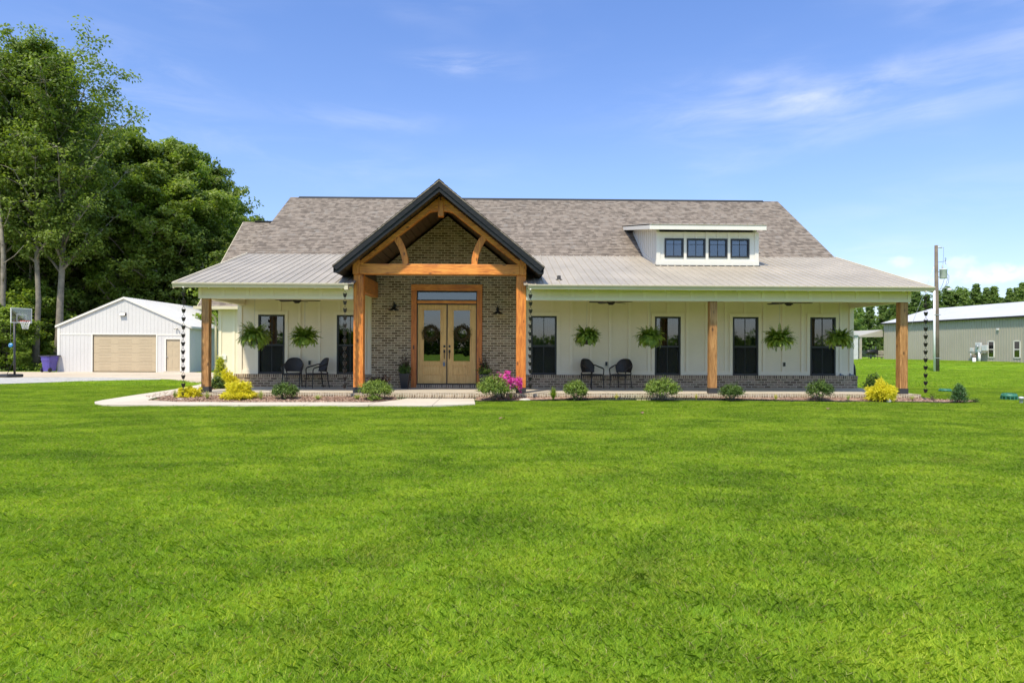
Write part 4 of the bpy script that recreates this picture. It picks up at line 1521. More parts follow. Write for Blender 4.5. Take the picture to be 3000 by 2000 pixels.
p = at(1262, 976, LY)
wreath(1, (p.x, LY - .005, p.z), 'round brown green sprig wreath on the left leaf of the double door')
p = at(1354, 976, LY)
wreath(2, (p.x, LY - .005, p.z), 'round brown green sprig wreath on the right leaf of the double door')
p = at(1302, 1065, LY)
t = thing('lockbox', 'small blue grey key box hanging from the left front door handle', 'lockbox', (p.x - .005, LY - .07, p.z))
MB().box(-.036, .036, -.02, .02, -.075, .045).build('case', 'bluegrey', t, bevel=.008)
MB().tube([(-.02, 0, .045), (-.022, 0, .09), (0, 0, .11), (.022, 0, .09), (.02, 0, .045)], .006, 6).build('shackle', 'steel', t)


# ceiling fans
def fan():
    t = thing('ceiling_fan', '', 'fan', group='black ceiling fans under the porch roof')
    MB().lathe([(0, .25), (.06, .25), (.06, .22), (.015, .20), (.015, .06), (.09, .05), (.12, .02), (.12, -.03), (.08, -.05), (.07, -.075), (0, -.08)], n=20).build('motor', 'bronze', t)
    for k in range(5):
        b = MB()
        pr = [(.10, -.03), (.18, -.035), (.25, -.062), (.45, -.072), (.62, -.068), (.665, -.045), (.67, .03), (.63, .055), (.45, .06), (.25, .05), (.18, .03), (.10, .03)]
        b.prism([(x, y, .0 + y * .22) for x, y in pr], (0, 0, .008))
        b.move(Matrix.Rotation(2 * math.pi * k / 5, 4, 'Z'))
        b.build('blade', 'bronze', t)
    return t


fn = None
for px_, lab, a in ((870, 'black ceiling fan under the short porch roof left of the entrance', .15), (1790, 'black ceiling fan above the pair of chairs right of the entrance', .75), (2311, 'black ceiling fan between the two windows at the right end of the porch', 1.05)):
    p = at(px_, 884, 20.2)
    if fn is None:
        fn = fan()
        fn.location = (p.x, 20.2, 2.775)
        fn.rotation_euler.z = a
        fn['label'] = lab
    else:
        dup(fn, (p.x, 20.2, 2.775), a, lab)


# hanging ferns
def fern_mesh(seed, n_fr, spread, droop, sq=1.0):
    rs = np.random.RandomState(seed)
    out, rn = [], []
    for k in range(n_fr):
        az = rs.uniform(0, 2 * np.pi)
        L = spread * rs.uniform(.62, 1.12)
        el = math.radians(rs.uniform(-5, 88))
        dr_k = rs.uniform(.35, 1.5)
        shade = rs.uniform(0, 1)
        m = 26
        p = np.array([math.cos(az) * .05, math.sin(az) * .05, .02])
        pts = [p.copy()]
        e = el
        for i in range(m):
            st = L / m
            p = p + st * np.array([math.cos(az) * math.cos(e), math.sin(az) * math.cos(e), math.sin(e)])
            e -= droop * dr_k * rs.uniform(.8, 1.2) / m
            az += rs.normal() * .02
            pts.append(p.copy())
        pts = np.array(pts)
        d = unit(np.diff(pts, axis=0))
        side = unit(np.cross(d, [0, 0, 1.0]) + 1e-6)
        upv = np.cross(side, d)
        for sg in (-1, 1):
            u = np.linspace(0, 1, m)
            ll = .058 * np.sin(np.pi * np.clip(u * .92 + .08, 0, 1)) ** .6 + .006
            base = pts[:-1]
            tipd = unit(side * sg + d * .35 - np.array([0, 0, 1.0]) * .25 + rs.normal(size=(m, 3)) * .18)
            tip = base + tipd * ll[:, None]
            wv = d * .012
            q = np.stack([base, base + tipd * ll[:, None] * .5 + wv, tip, base + tipd * ll[:, None] * .5 - wv], 1)
            out.append(q.reshape(-1, 3))
            rn.append(np.clip(shade * .6 + rs.uniform(0, .4, m), 0, 1))
        # stem
        sv = side * .003
        q = np.stack([pts[:-1] - sv, pts[:-1] + sv, pts[1:] + sv, pts[1:] - sv], 1)
        out.append(q.reshape(-1, 3))
        rn.append(np.full(m, .5))
    V = np.concatenate(out)
    V[:, 2] *= sq
    return V, np.concatenate(rn)


def chain(mb, z0, z1, x=0, y=0, r=.012, w=.0022, step=.03):
    z = z0
    k = 0
    while z < z1:
        pts = []
        for i in range(9):
            a = i / 8 * 2 * math.pi
            u, v = r * .55 * math.cos(a), (step * .62) * math.sin(a)
            pts.append((x + (u if k % 2 else 0), y + (0 if k % 2 else u), z + step / 2 + v))
        mb.tube(pts, w, 4, cap=False)
        z += step
        k += 1
    return mb


FERNS = [(1, 746, 1001, (708, 811), 935, 19.35, 3.2, 'hanging fern at the left end of the porch, in front of the first window'),
         (2, 893, 1005, (855, 949), 945, 19.35, 3.4, 'hanging fern between the two windows left of the entrance'),
         (3, 1719, 1002, (1684, 1765), 948, 19.35, 3.3, 'hanging fern above the wicker chair just right of the entrance'),
         (4, 1904, 1003, (1863, 1948), 948, 19.35, 3.5, 'hanging fern overlapping the left edge of the second window right of the entrance'),
         (5, 2283, 1008, (2238, 2335), 945, 19.35, 3.4, 'hanging fern between the last two windows of the porch'),
         (6, 2460, 1008, (2417, 2506), 948, 19.35, 3.4, 'hanging fern at the right end of the porch near the wall corner')]
for sd_, px_, py_, xr, yt, Y, dr, lab in FERNS:
    p = at(px_, py_, Y)
    t = thing('hanging_fern', lab, 'hanging plant', (p.x, Y, p.z + .02), rz=sd_ * .7, group='hanging ferns under the porch beam')
    spread = (xr[1] - xr[0]) / 2 * Y / 2000 * 1.32
    V, rn = fern_mesh(20 + sd_, 230, spread * (.80, .76, .82, .84, .80, .78)[sd_ - 1], dr * (.62, .45, .55, .6, .48, .5)[sd_ - 1])
    V[:, 2] = V[:, 2] + .10
    leafmesh('fronds', V, rn, 'fern', t)
    MB().lathe([(0, -.085), (.085, -.085), (.095, -.07), (.12, .07), (.128, .07), (.128, .09), (.112, .09), (.105, .06), (0, .06)], n=18).build('pot', 'rubber', t)
    hz = .40
    ch = MB()
    for k in range(3):
        a = k * 2.094 + .4
        ch.tube([(.12 * math.cos(a), .12 * math.sin(a), .08), (.02 * math.cos(a), .02 * math.sin(a), hz - .03), (0, 0, hz)], .0035, 5)
    ch.tube([(0, 0, hz), (0, .0, hz + .03), (.02, 0, hz + .05), (.0, 0, hz + .075), (-.015, 0, hz + .06)], .004, 6)
    ch.build('hanger', 'rubber', t)
    chain(MB(), hz + .05, 3.10 - (p.z + .02)).build('chain', 'steel', t)


# wicker armchairs
def chair():
    t = thing('wicker_chair', '', 'chair', group='dark wicker armchairs on the porch')
    # seat, front is -y
    s = MB()
    n = 8
    s.prism([(-.235, -.24, .40), (-.20, -.27, .40), (.20, -.27, .40), (.235, -.24, .40), (.22, .22, .40), (-.22, .22, .40)], (0, 0, .045))
    s.build('seat', 'wicker', t, bevel=.012)
    # curved back panel
    b = MB()
    cols_, rows = 16, 10
    vs = []
    for side in (0, 1):
        for j in range(rows + 1):
            v_ = j / rows
            for i in range(cols_ + 1):
                u = i / cols_ * 2 - 1
                top = .52 + .38 * (1 - abs(u) ** 3.2 * .55)
                z = .49 + (top - .49) * v_
                wv = .235 + .045 * v_
                x = wv * u
                y = .235 + .06 * v_ - .13 * u * u + (.018 if side else 0)
                vs.append((x, y, z))
    m = cols_ + 1
    o = (rows + 1) * m
    fs = []
    for j in range(rows):
        for i in range(cols_):
            a = j * m + i
            fs.append((a, a + 1, a + m + 1, a + m))
            fs.append((o + a, o + a + m, o + a + m + 1, o + a + 1))
    for i in range(cols_):
        fs.append((i, o + i, o + i + 1, i + 1))
        a = rows * m + i
        fs.append((a, a + 1, o + a + 1, o + a))
    b.add(vs, fs, True)
    b.build('backrest', 'wicker', t)
    rim = []
    for i in range(cols_ + 1):
        u = i / cols_ * 2 - 1
        rim.append((.28 * u, .30 - .13 * u * u, .52 + .38 * (1 - abs(u) ** 3.2 * .55)))
    fr = MB()
    for sg in (-1, 1):
        seg = [(sg * .22, .22, .44), (sg * .235, .15, .52), (sg * .27, .155, .62)] + ([(x, y, z) for x, y, z in rim if x * sg > .05] if sg < 0 else [(x, y, z) for x, y, z in reversed(rim) if x * sg > .05])
        if sg < 0:
            seg = seg + [(0, .30, .90)]
        else:
            seg = seg + [(0, .30, .90)]
        fr.tube(seg, .015, 8)
    fr.build('back_frame', 'wicker', t)
    for sg in (-1, 1):
        MB().tube([(sg * .272, .18, .72), (sg * .29, .08, .70), (sg * .305, -.06, .655), (sg * .30, -.19, .625), (sg * .285, -.25, .60), (sg * .268, -.275, .55), (sg * .255, -.275, .43)], [.018, .019, .021, .021, .019, .017, .016], 8).build('armrest', 'wicker', t)
    for x, y in ((-.25, -.27), (.25, -.27)):
        MB().tube([(x, y, .46), (x * 1.0, y - .005, .22), (x * 1.04, y - .02, 0)], [.017, .015, .011], 8).build('leg', 'wicker', t)
    for x, y in ((-.21, .20), (.21, .20)):
        MB().tube([(x, y, .46), (x * 1.03, y + .02, .22), (x * 1.1, y + .07, 0)], [.017, .015, .011], 8).build('leg', 'wicker', t)
    ap = MB()
    ap.bar((-.25, -.265, .405), (.25, -.265, .405), .02, .035)
    ap.build('seat_rail', 'wicker', t, bevel=.004)
    return t


ch0 = chair()
CH = [(858, 20.98, R(6), 'dark wicker chair facing the lawn beside the first window at left'),
      (932, 20.95, R(-52), 'dark wicker chair turned toward its neighbour, left of the entrance'),
      (1732, 20.95, R(36), 'dark wicker chair under the hanging fern nearest the entrance on the right side'),
      (1821, 20.95, R(-36), 'dark wicker chair between the wall outlet and the second window right of the entrance')]
for i, (px_, Y, a, lab) in enumerate(CH):
    p = at(px_, 1100, Y)
    if i == 0:
        ch0.location = (p.x, Y, FZ + .001)
        ch0.rotation_euler.z = a
        ch0['label'] = lab
    else:
        dup(ch0, (p.x, Y, FZ + .001), a, lab)


# rain chains of cups
def rain_chain(px_, pyb, label, sway):
    Y = EY - .05
    p = at(px_, 1000, Y)
    t = thing('rain_chain', label, 'rain chain', (p.x, Y, 2.97), group='black cup rain chains below the gutter')
    pb_ = at(px_, pyb, Y)
    n = 13
    dz = (2.97 - pb_.z - .11) / n
    lk = MB()
    for i in range(n):
        z = -.04 - i * dz
        sx = sway * math.sin(i * .7)
        c = MB().lathe([(0, -.098), (.027, -.098), (.031, -.092), (.055, -.006), (.0575, -.003), (.0575, .0), (.052, -.001), (.028, -.088), (0, -.088)], (sx, 0, z - .10), 14)
        c.build('cup', 'black', t)
        top = z - .10
        prev = (sx, 0, z + (.04 if i == 0 else .0))
        for d in (-1, 1):
            lk.tube([(sx + .045 * d, 0, top + .0), (sx, 0, top + .075)], .0045, 5)
        lk.tube([(sx, 0, top + .07), (sway * math.sin((i - 1) * .7) if i else 0, 0, top + dz - .095)], .0055, 5)
    lk.build('links', 'black', t)
    MB().lathe([(.03, 0), (.03, .02), (.012, .02), (.012, -.03), (0, -.03)], (0, 0, -.01), 10).build('gutter_hook', 'white', t)


rain_chain(537, 1168, 'black cup rain chain beyond the left corner post, above a golden shrub', .006)
rain_chain(1010, 1145, 'black cup rain chain just left of the orange entrance post', .004)
rain_chain(1553.5, 1145, 'black cup rain chain just right of the orange entrance post', .006)
rain_chain(2712, 1159, 'black cup rain chain hanging outside the right corner post', .002)


# ------------------------------------------------------------------ plants
def shrub(name, label, px_, pyt, pyb, wpx, Y, mat, n, size, seed, cat='shrub', group='shrubs in the beds along the porch', asp=.5, lay=.55, shape='ball', z0=None, spray=False):
    pb_, pt = at(px_, pyb, Y), at(px_, pyt, Y)
    z0 = .04 if z0 is None else z0
    H = pt.z - z0
    Wd = wpx * Y / 2000 / 2
    rs = np.random.RandomState(seed)
    if spray:
        Wd, H, m, size = Wd * .84, H * .84, int(n * .7), size * 1.2
        d = rs.normal(size=(m, 3))
        d[:, 2] = np.abs(d[:, 2]) * 1.0 + .12
        d = unit(d)
        r = rs.uniform(.35, 1.0, m) ** .6
        lump = 1 + .24 * np.sin(d[:, 0] * 6 + seed) * np.cos(d[:, 1] * 6) + .15 * np.sin(d[:, 2] * 11 + seed)
        C_ = d * (r * lump)[:, None] * np.array([Wd, Wd * .9, H * .92]) + [0, 0, .03]
        out = []
        rn = []
        k = 5
        for j in range(k):
            dd = unit(d * .9 + rs.normal(size=(m, 3)) * .55 + np.array([0, 0, .25]))
            L = (size * rs.uniform(.6, 1.5, m))[:, None]
            s_ = unit(np.cross(dd, rs.normal(size=(m, 3)))) * size * .10
            mid = C_ + dd * L * .55
            tip = C_ + dd * L - np.array([0, 0, 1]) * L * .25
            out.append(np.stack([C_, mid + s_, tip, mid - s_], 1).reshape(-1, 3))
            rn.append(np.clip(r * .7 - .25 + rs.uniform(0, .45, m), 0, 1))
        V = np.concatenate(out)
        rn = np.concatenate(rn)
    else:
        # twigs with leaves spiralling round them give clumps and gaps
        nt = max(40, n // 16)
        d = rs.normal(size=(nt, 3))
        d[:, 2] = np.abs(d[:, 2]) * 1.1 - .25
        d = unit(d)
        lump = 1 + .14 * np.sin(d[:, 0] * 6 + seed) * np.cos(d[:, 1] * 5 + seed) + rs.normal(size=nt) * .07
        cz = H * (.5 if shape == 'ball' else .30)
        if shape == 'cone':
            u = rs.uniform(0, 1, nt) ** .75
            a = rs.uniform(0, 6.283, nt)
            rr = (1 - u) ** .8 * rs.uniform(.5, 1.05, nt)
            tipc = np.stack([rr * np.cos(a) * Wd, rr * np.sin(a) * Wd, u * H * .97 + .03], 1)
            base = np.stack([tipc[:, 0] * .3, tipc[:, 1] * .3, tipc[:, 2] * .7], 1)
        else:
            tipc = d * lump[:, None] * np.array([Wd, Wd * .9, H - cz]) + [0, 0, cz]
            tipc[:, 2] = np.maximum(tipc[:, 2], .04)
            base = tipc * .35 + np.array([0, 0, .15 * H])
        per = n // nt
        s_ = rs.uniform(.45, 1.06, (nt, per))
        C_ = base[:, None] + (tipc - base)[:, None] * s_[..., None] + rs.normal(size=(nt, per, 3)) * size * 1.15
        N_ = unit(tipc - base)[:, None] * .7 + np.array([0, 0, .5])
        N_ = np.broadcast_to(N_, C_.shape)
        C_, N_ = C_.reshape(-1, 3), N_.reshape(-1, 3)
        V = leaves(rs, C_, N_, size, size * asp, lay)
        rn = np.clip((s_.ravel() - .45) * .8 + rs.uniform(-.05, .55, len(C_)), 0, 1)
        V[:, 2] = np.maximum(V[:, 2], .01)
    t = thing(name, label, cat, (pb_.x, Y, z0), group=group)
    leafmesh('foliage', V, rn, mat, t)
    st = MB()
    for j in range(7):
        a = j * .9 + seed
        st.tube([(0.02 * math.cos(a), .02 * math.sin(a), -.03), (Wd * .28 * math.cos(a), Wd * .28 * math.sin(a), H * .3), (Wd * .5 * math.cos(a), Wd * .5 * math.sin(a), H * .6)], [.012, .009, .004], 5)
    st.build('stems', 'barkd', t)
    return t


shrub('golden_shrub', 'low golden threadleaf shrub under the leftmost rain chain', 555, 1131, 1162, 66, 18.35, 'gold', 1100, .075, 1, spray=True)
shrub('golden_shrub', 'tall pointed yellow green shrub against the left wall corner', 646, 1045, 1112, 62, 22.2, 'goldg', 4200, .035, 2, shape='cone', asp=.3, lay=.3)
shrub('golden_shrub', 'middle yellow shrub below the tall pointed one near the left wall corner', 666, 1084, 1135, 66, 21.2, 'gold', 1200, .085, 3, spray=True)
shrub('green_shrub', 'dark green low shrub directly right of the left corner post', 634, 1105, 1140, 46, 20.4, 'box', 2200, .025, 4)
shrub('golden_shrub', 'large bright yellow shrub in the left bed right of the corner post', 700, 1120, 1171, 98, 17.95, 'gold', 2000, .082, 5, spray=True)
shrub('green_shrub', 'round dark green boxy shrub in front of the left pair of chairs', 834, 1123, 1173, 74, 17.95, 'box', 3400, .023, 6)
shrub('green_shrub', 'large light green shrub beside the left orange entrance post', 1102, 1116, 1175, 90, 17.9, 'boxl', 4600, .024, 7)
shrub('green_shrub', 'small light green sprout at the foot of the shrub beside the left entrance post', 1096, 1158, 1176, 32, 17.62, 'boxl', 700, .02, 8)
shrub('green_shrub', 'large green shrub in front of the magenta flowers right of the entrance', 1446, 1103, 1173, 90, 17.85, 'boxl', 5200, .024, 9)
shrub('green_shrub', 'green shrub in front of the right pair of chairs', 1687, 1116, 1167, 64, 18.0, 'boxl', 3400, .023, 10)
shrub('green_shrub', 'wide light green shrub below the second window right of the entrance', 1940, 1110, 1168, 96, 17.98, 'boxl', 4600, .024, 11)
shrub('green_shrub', 'small green shrub just right of the middle brown post', 2144, 1127, 1169, 68, 17.98, 'box', 3000, .022, 12)
shrub('green_shrub', 'dense green shrub below the last window at right', 2402, 1116, 1166, 72, 18.0, 'box', 3600, .023, 13)
shrub('green_shrub', 'dark leafy shrub behind the golden one by the right corner post', 2560, 1098, 1132, 52, 19.3, 'box', 1700, .032, 14)
shrub('golden_shrub', 'bright golden shrub left of the right corner post', 2583, 1112, 1167, 86, 18.0, 'gold', 1900, .08, 15, spray=True)
shrub('evergreen_shrub', 'small dark evergreen shrub at the right tip of the mulch bed', 2810, 1130, 1181, 60, 17.6, 'everg', 3200, .03, 16, shape='cone', asp=.25, lay=.2)
shrub('seedling', 'tiny green seedling right of the outermost rain chain', 2731, 1152, 1164, 14, 18.2, 'boxl', 160, .018, 17)
shrub('seedling', 'tiny dark sprig at the far right end of the bed', 2856, 1168, 1180, 18, 17.75, 'box', 120, .022, 18)


def tuft(label, px_, pyt, pyb, wpx, Y, mat, n, seed, cat='ornamental grass'):
    z0 = .05
    H = at(px_, pyt, Y).z - z0
    Wd = wpx * Y / 4000
    rs = np.random.RandomState(seed)
    a = rs.uniform(0, 6.283, n)
    out = []
    rn = []
    rad = rs.uniform(.15, 1.0, n)
    hh = H * rs.uniform(.75, 1.12, n) * (1.05 - .3 * rad)
    m = 5
    dirv = np.stack([np.cos(a), np.sin(a), np.zeros(n)], 1)
    side = np.stack([-np.sin(a), np.cos(a), np.zeros(n)], 1)
    sh = rs.uniform(0, 1, n)
    P = []
    for j in range(m + 1):
        u = j / m
        r = Wd * rad * u ** 1.3 * 1.05
        z = hh * (1.45 * u - .62 * u * u * (0.6 + rad * .7))
        P.append(dirv * (r + .01)[:, None] + np.array([0, 0, 1]) * z[:, None])
    for j in range(m):
        w0, w1 = .006 * (1 - j / m) + .0015, .006 * (1 - (j + 1) / m) + .0008
        out.append(np.stack([P[j] - side * w0, P[j] + side * w0, P[j + 1] + side * w1, P[j + 1] - side * w1], 1).reshape(-1, 3))
        rn.append(sh)
    p = at(px_, pyb, Y)
    o = leafmesh('grass_tuft', np.concatenate(out), np.concatenate(rn), mat, None, (p.x, Y, z0))
    tag(o, label, cat, 'small grass tufts in the mulch beds')


tuft('striped grass tuft left of the large golden shrub', 607, 1145, 1171, 34, 17.9, 'spike', 90, 1)
tuft('thin striped grass tuft between the golden shrub and the round dark shrub', 764, 1143, 1173, 32, 17.85, 'spike', 110, 2)
tuft('striped grass tuft in the left bed in front of the second porch window', 931, 1154, 1174, 42, 17.8, 'spike', 80, 3)
tuft('broad pale grass tuft at the foot of the left orange entrance post', 1047, 1151, 1175, 42, 17.85, 'spike', 80, 4)
tuft('thin pale grass tuft at the left tip of the bed beside the walkway', 512, 1140, 1168, 22, 18.3, 'spike', 50, 5)
tuft('yellowish grass blades at the foot of the right orange entrance post', 1497, 1146, 1169, 26, 18.05, 'spike', 60, 6)
tuft('upright green grass tuft right of the right entrance post', 1621, 1132, 1170, 38, 17.95, 'fern', 220, 7)
tuft('small yellow grass tuft between the two green shrubs right of the entrance', 1806, 1151, 1168, 24, 18.1, 'spikey', 60, 8)
tuft('small yellow grass tuft just left of the middle brown post', 2040, 1152, 1169, 20, 18.05, 'spikey', 50, 9)
tuft('small yellow grass tuft midway between the middle post and the last window shrub', 2273, 1152, 1169, 22, 18.05, 'spikey', 50, 10)
tuft('small pale grass tuft right of the shrub below the last window', 2485, 1152, 1171, 24, 18.0, 'spike', 50, 11)
tuft('small pale grass tuft right of the right corner post', 2672, 1155, 1173, 28, 18.1, 'spike', 60, 12)

# magenta flowering plant
t = shrub('flowering_plant', 'bright magenta flowering plant at the right orange entrance post', 1476, 1100, 1164, 84, 18.22, 'boxl', 1800, .022, 30, cat='flower')
rs = np.random.RandomState(5)
n = 1000
d = rs.normal(size=(n, 3))
d[:, 2] = np.abs(d[:, 2]) - .1
d = unit(d)
H = at(1476, 1080, 18.2).z
c = d * np.array([.42, .34, H * .46]) * (1 + .13 * np.sin(d[:, 0:1] * 9)) * rs.uniform(.8, 1.06, (n, 1)) + [0.04, -.0, H * .38]
c = c[(np.sin(c[:, 0] * 14 + 1) + np.sin(c[:, 2] * 17) + rs.normal(size=n) * .6) > -.5]
V = []
for k in range(5):
    V.append(leaves(rs, c + rs.normal(size=c.shape) * .013, d[:len(c)] * 0 + unit(c - [0, 0, .3]), .02, .017, .6))
V = np.concatenate(V)
leafmesh('blossoms', V, np.random.RandomState(1).uniform(0, 1, len(V) // 4), 'magenta', t)


# planters by the door
def planter(px_, Y, label, seed, h=.42, w=.15, plant_h=.5):
    p = at(px_, 1100, Y)
    t = thing('planter', label, 'potted plant', (p.x, Y, FZ + .001), group='tall black planters beside the door')
    b = MB()
    w0 = w * .68
    b.add([(-w0, -w0, 0), (w0, -w0, 0), (w0, w0, 0), (-w0, w0, 0), (-w, -w, h), (w, -w, h), (w, w, h), (-w, w, h), (-w * 1.06, -w * 1.06, h), (w * 1.06, -w * 1.06, h), (w * 1.06, w * 1.06, h), (-w * 1.06, w * 1.06, h),
           (-w * 1.06, -w * 1.06, h + .03), (w * 1.06, -w * 1.06, h + .03), (w * 1.06, w * 1.06, h + .03), (-w * 1.06, w * 1.06, h + .03), (-w * .9, -w * .9, h + .03), (w * .9, -w * .9, h + .03), (w * .9, w * .9, h + .03), (-w * .9, w * .9, h + .03), (0, 0, h - .02)],
          [(0, 3, 2, 1)] + [(i, (i + 1) % 4, 4 + (i + 1) % 4, 4 + i) for i in range(4)] + [(4 + i, 4 + (i + 1) % 4, 8 + (i + 1) % 4, 8 + i) for i in range(4)] + [(8 + i, 8 + (i + 1) % 4, 12 + (i + 1) % 4, 12 + i) for i in range(4)] +
          [(12 + i, 12 + (i + 1) % 4, 16 + (i + 1) % 4, 16 + i) for i in range(4)] + [(16 + i, 16 + (i + 1) % 4, 20) for i in range(4)])
    b.build('pot', 'black', t)
    rs = np.random.RandomState(seed)
    for mat, nm, cz, sx, sz, n, s_ in (('box', 'green_leaves', h + .17, .19, .17, 1700, .024), ('burg', 'burgundy_leaves', h + .38, .15, .22, 700, .022)):
        nt = n // 14
        tipc = unit(rs.normal(size=(nt, 3))) * np.array([sx, sx, sz]) * rs.uniform(.7, 1.25, (nt, 1)) + [0, 0, cz]
        base = np.array([0, 0, h + .02])
        ss = rs.uniform(.4, 1.0, (nt, 14, 1))
        C_ = (base + (tipc[:, None] - base) * ss + rs.normal(size=(nt, 14, 3)) * .018).reshape(-1, 3)
        V = leaves(rs, C_, np.tile([0, -.3, .7], (len(C_), 1)), s_, s_ * .5, .4)
        leafmesh(nm, V, rs.uniform(0, 1, len(C_)), mat, t)
    tr_ = []
    for k in range(4):
        a = rs.uniform(0, 6.28)
        tr_.append([(0, 0, h), (.12 * math.cos(a), .12 * math.sin(a), h + .15), (.24 * math.cos(a), .2 * math.sin(a), h + .02)])
    mb = MB()
    for q in tr_:
        mb.tube(q, .004, 4)
    mb.build('stems', 'barkd', t)
    return t


planter(1186, 20.75, 'tall black tapered planter left of the double door', 3)
planter(1418, 20.75, 'dark leafy plant in a tall planter right of the double door, behind shrubs', 4, h=.40)
# low planter with bronze leaves behind the left entrance shrub
p = at(1114, 1120, 19.6)
t = thing('planter', 'low blue grey pot with bronze leaves behind the shrub at the left entrance post', 'potted plant', (p.x, 19.6, FZ + .001))
MB().lathe([(0, 0), (.12, 0), (.15, .12), (.165, .22), (.175, .22), (.175, .245), (.15, .245), (.14, .2), (0, .2)], n=20).build('pot', 'bluegrey', t)
rs = np.random.RandomState(8)
nt = 60
tipc = unit(rs.normal(size=(nt, 3)) * [1, 1, .7]) * np.array([.42, .3, .17]) * rs.uniform(.6, 1.1, (nt, 1)) + [0, 0, .34]
ss = rs.uniform(.3, 1.0, (nt, 16, 1))
C_ = (np.array([0, 0, .22]) + (tipc[:, None] - np.array([0, 0, .22])) * ss + rs.normal(size=(nt, 16, 3)) * .02).reshape(-1, 3)
C_[:, 2] = np.maximum(C_[:, 2], .16)
leafmesh('bronze_leaves', leaves(rs, C_, np.tile([0, 0, 1.], (len(C_), 1)), .026, .012, .3), rs.uniform(0, 1, len(C_)), 'burg', t)

# stones
def stone(label, px_, py_, Y, sx, sy, sz, seed, mat='stone'):
    rs = random.Random(seed)
    p = at(px_, py_, Y)
    vs, fs = [], []
    nu, nv = 10, 6
    for j in range(nv + 1):
        th = math.pi * j / nv
        for i in range(nu):
            ph = 2 * math.pi * i / nu
            k = 1 + rs.uniform(-.14, .14)
            vs.append((sx * k * math.sin(th) * math.cos(ph), sy * k * math.sin(th) * math.sin(ph), sz * k * math.cos(th)))
    for j in range(nv):
        for i in range(nu):
            fs.append((j * nu + i, (j + 1) * nu + i, (j + 1) * nu + (i + 1) % nu, j * nu + (i + 1) % nu))
    o = MB().add(vs, fs, True).build('stone', mat, None, (p.x, Y, sz * .6 + .02))
    tag(o, label, 'stone')


stone('flat pale stone under the rain chain right of the entrance', 1538, 1168, 18.1, .17, .12, .035, 1)
stone('pale rounded stone at the foot of the golden shrub by the right corner post', 2604, 1157, 17.75, .06, .05, .055, 2)
stone('flat pale stone under the leftmost rain chain', 530, 1172, 17.9, .15, .12, .03, 3)

# garden hose on the right end wall
t = thing('garden_hose', 'black garden hose coiled on a reel at the right end wall', 'garden hose', (X1 + .12, 21.9, 0))
mb = MB()
for k in range(9):
    rr = .34 - .008 * k
    yo = .02 + .016 * (k % 5)
    mb.tube([(yo * 1.5, rr * .62 * math.sin(a * math.pi / 12) * .7, .62 + rr * (1.15 if math.cos(a * math.pi / 12) > 0 else 1.3) * math.cos(a * math.pi / 12) - .03 * (k % 3)) for a in range(25)], .014, 6)
mb.tube([(.05, .1, .3), (.07, .12, .12), (.06, .2, .03), (.04, .5, .02)], .012, 6)
mb.build('coil', 'hose', t)
MB().box(-.12, .03, -.06, .06, .74, .88).build('bracket', 'rubber', t)
# small dark valve fittings on the plinth cap at right
for k, (px_, lab) in enumerate(((2462, 'small dark tap fitting on the brick ledge below the last fern'), (2490, 'small dark pipe fitting on the brick ledge at the wall corner'))):
    p = at(px_, 1097, WY - .09)
    t = thing('pipe_fitting', lab, 'fitting', (p.x, WY - .09, .573))
    MB().lathe([(0, 0), (.03, 0), (.03, .02), (.015, .03), (.015, .055), (.024, .06), (.024, .075), (0, .075)], n=12).build('valve', 'bluegrey', t)
    MB().tube([(0, 0, .03), (.05 + .04 * k, 0, .03), (.10 + .06 * k, 0, .015)], .012, 8).build('spout', 'bluegrey', t)

# =================================================================== GARAGE
GY, GB = 43.5, -.19
GX0, GX1, GPX, GEZ, GPZ, GBK = -27.55, -19.37, -23.43, 2.68, 4.45, 53.6
gar = thing('garage', 'white metal garage with a tan overhead door and a white gable roof', 'garage', (0, 0, 0))
DG0, DG1, DGZ = -25.38, -21.44, 2.16
PD0, PD1, PDZ = -20.82, -19.94, 1.88
gz = lambda x: GEZ + (GPZ - GEZ) * (1 - abs(x - GPX) / (GPX - GX0 if x < GPX else GX1 - GPX))
mb = MB()


def gwall(pts):
    mb.prism([(x, GY, z) for x, z in pts], (0, .1, 0))


gwall([(GX0, GB - .1), (DG0, GB - .1), (DG0, DGZ), (GX0, DGZ)])
gwall([(DG1, GB - .1), (PD0, GB - .1), (PD0, DGZ), (DG1, DGZ)])
gwall([(PD1, GB - .1), (GX1, GB - .1), (GX1, DGZ), (PD1, DGZ)])
gwall([(PD0, PDZ), (PD1, PDZ), (PD1, DGZ), (PD0, DGZ)])
gwall([(GX0, DGZ), (GX1, DGZ), (GX1, GEZ), (GPX, GPZ), (GX0, GEZ)])
mb.box(GX0, GX0 + .1, GY + .101, GBK, GB - .1, GEZ)
mb.box(GX1 - .1, GX1, GY + .101, GBK, GB - .1, GEZ)
mb.prism([(GX0, GBK, GB - .1), (GX1, GBK, GB - .1), (GX1, GBK, GEZ), (GPX, GBK, GPZ), (GX0, GBK, GEZ)], (0, .1, 0))
mb.build('wall', 'gwall', gar)
rb = MB()
x = GX0 + .25
while x < GX1 - .2:
    lo = GB
    if DG0 - .12 < x < DG1 + .12:
        lo = DGZ + .06
    elif PD0 - .12 < x < PD1 + .12:
        lo = PDZ + .12
    if not (DG0 - .12 < x < DG1 + .12):
        if lo < DGZ:
            rb.box(x - .018, x + .018, GY - .009, GY + .001, lo, DGZ - .04)
    rb.box(x - .018, x + .018, GY - .009, GY + .001, DGZ + .07, gz(x) - .05)
    x += .2286
y = GY + .3
while y < GBK - .1:
    rb.box(GX1 - .001, GX1 + .009, y - .018, y + .018, GB, GEZ - .05)
    y += .2286
rb.build('siding_ribs', 'gwall', gar)
tr = MB()
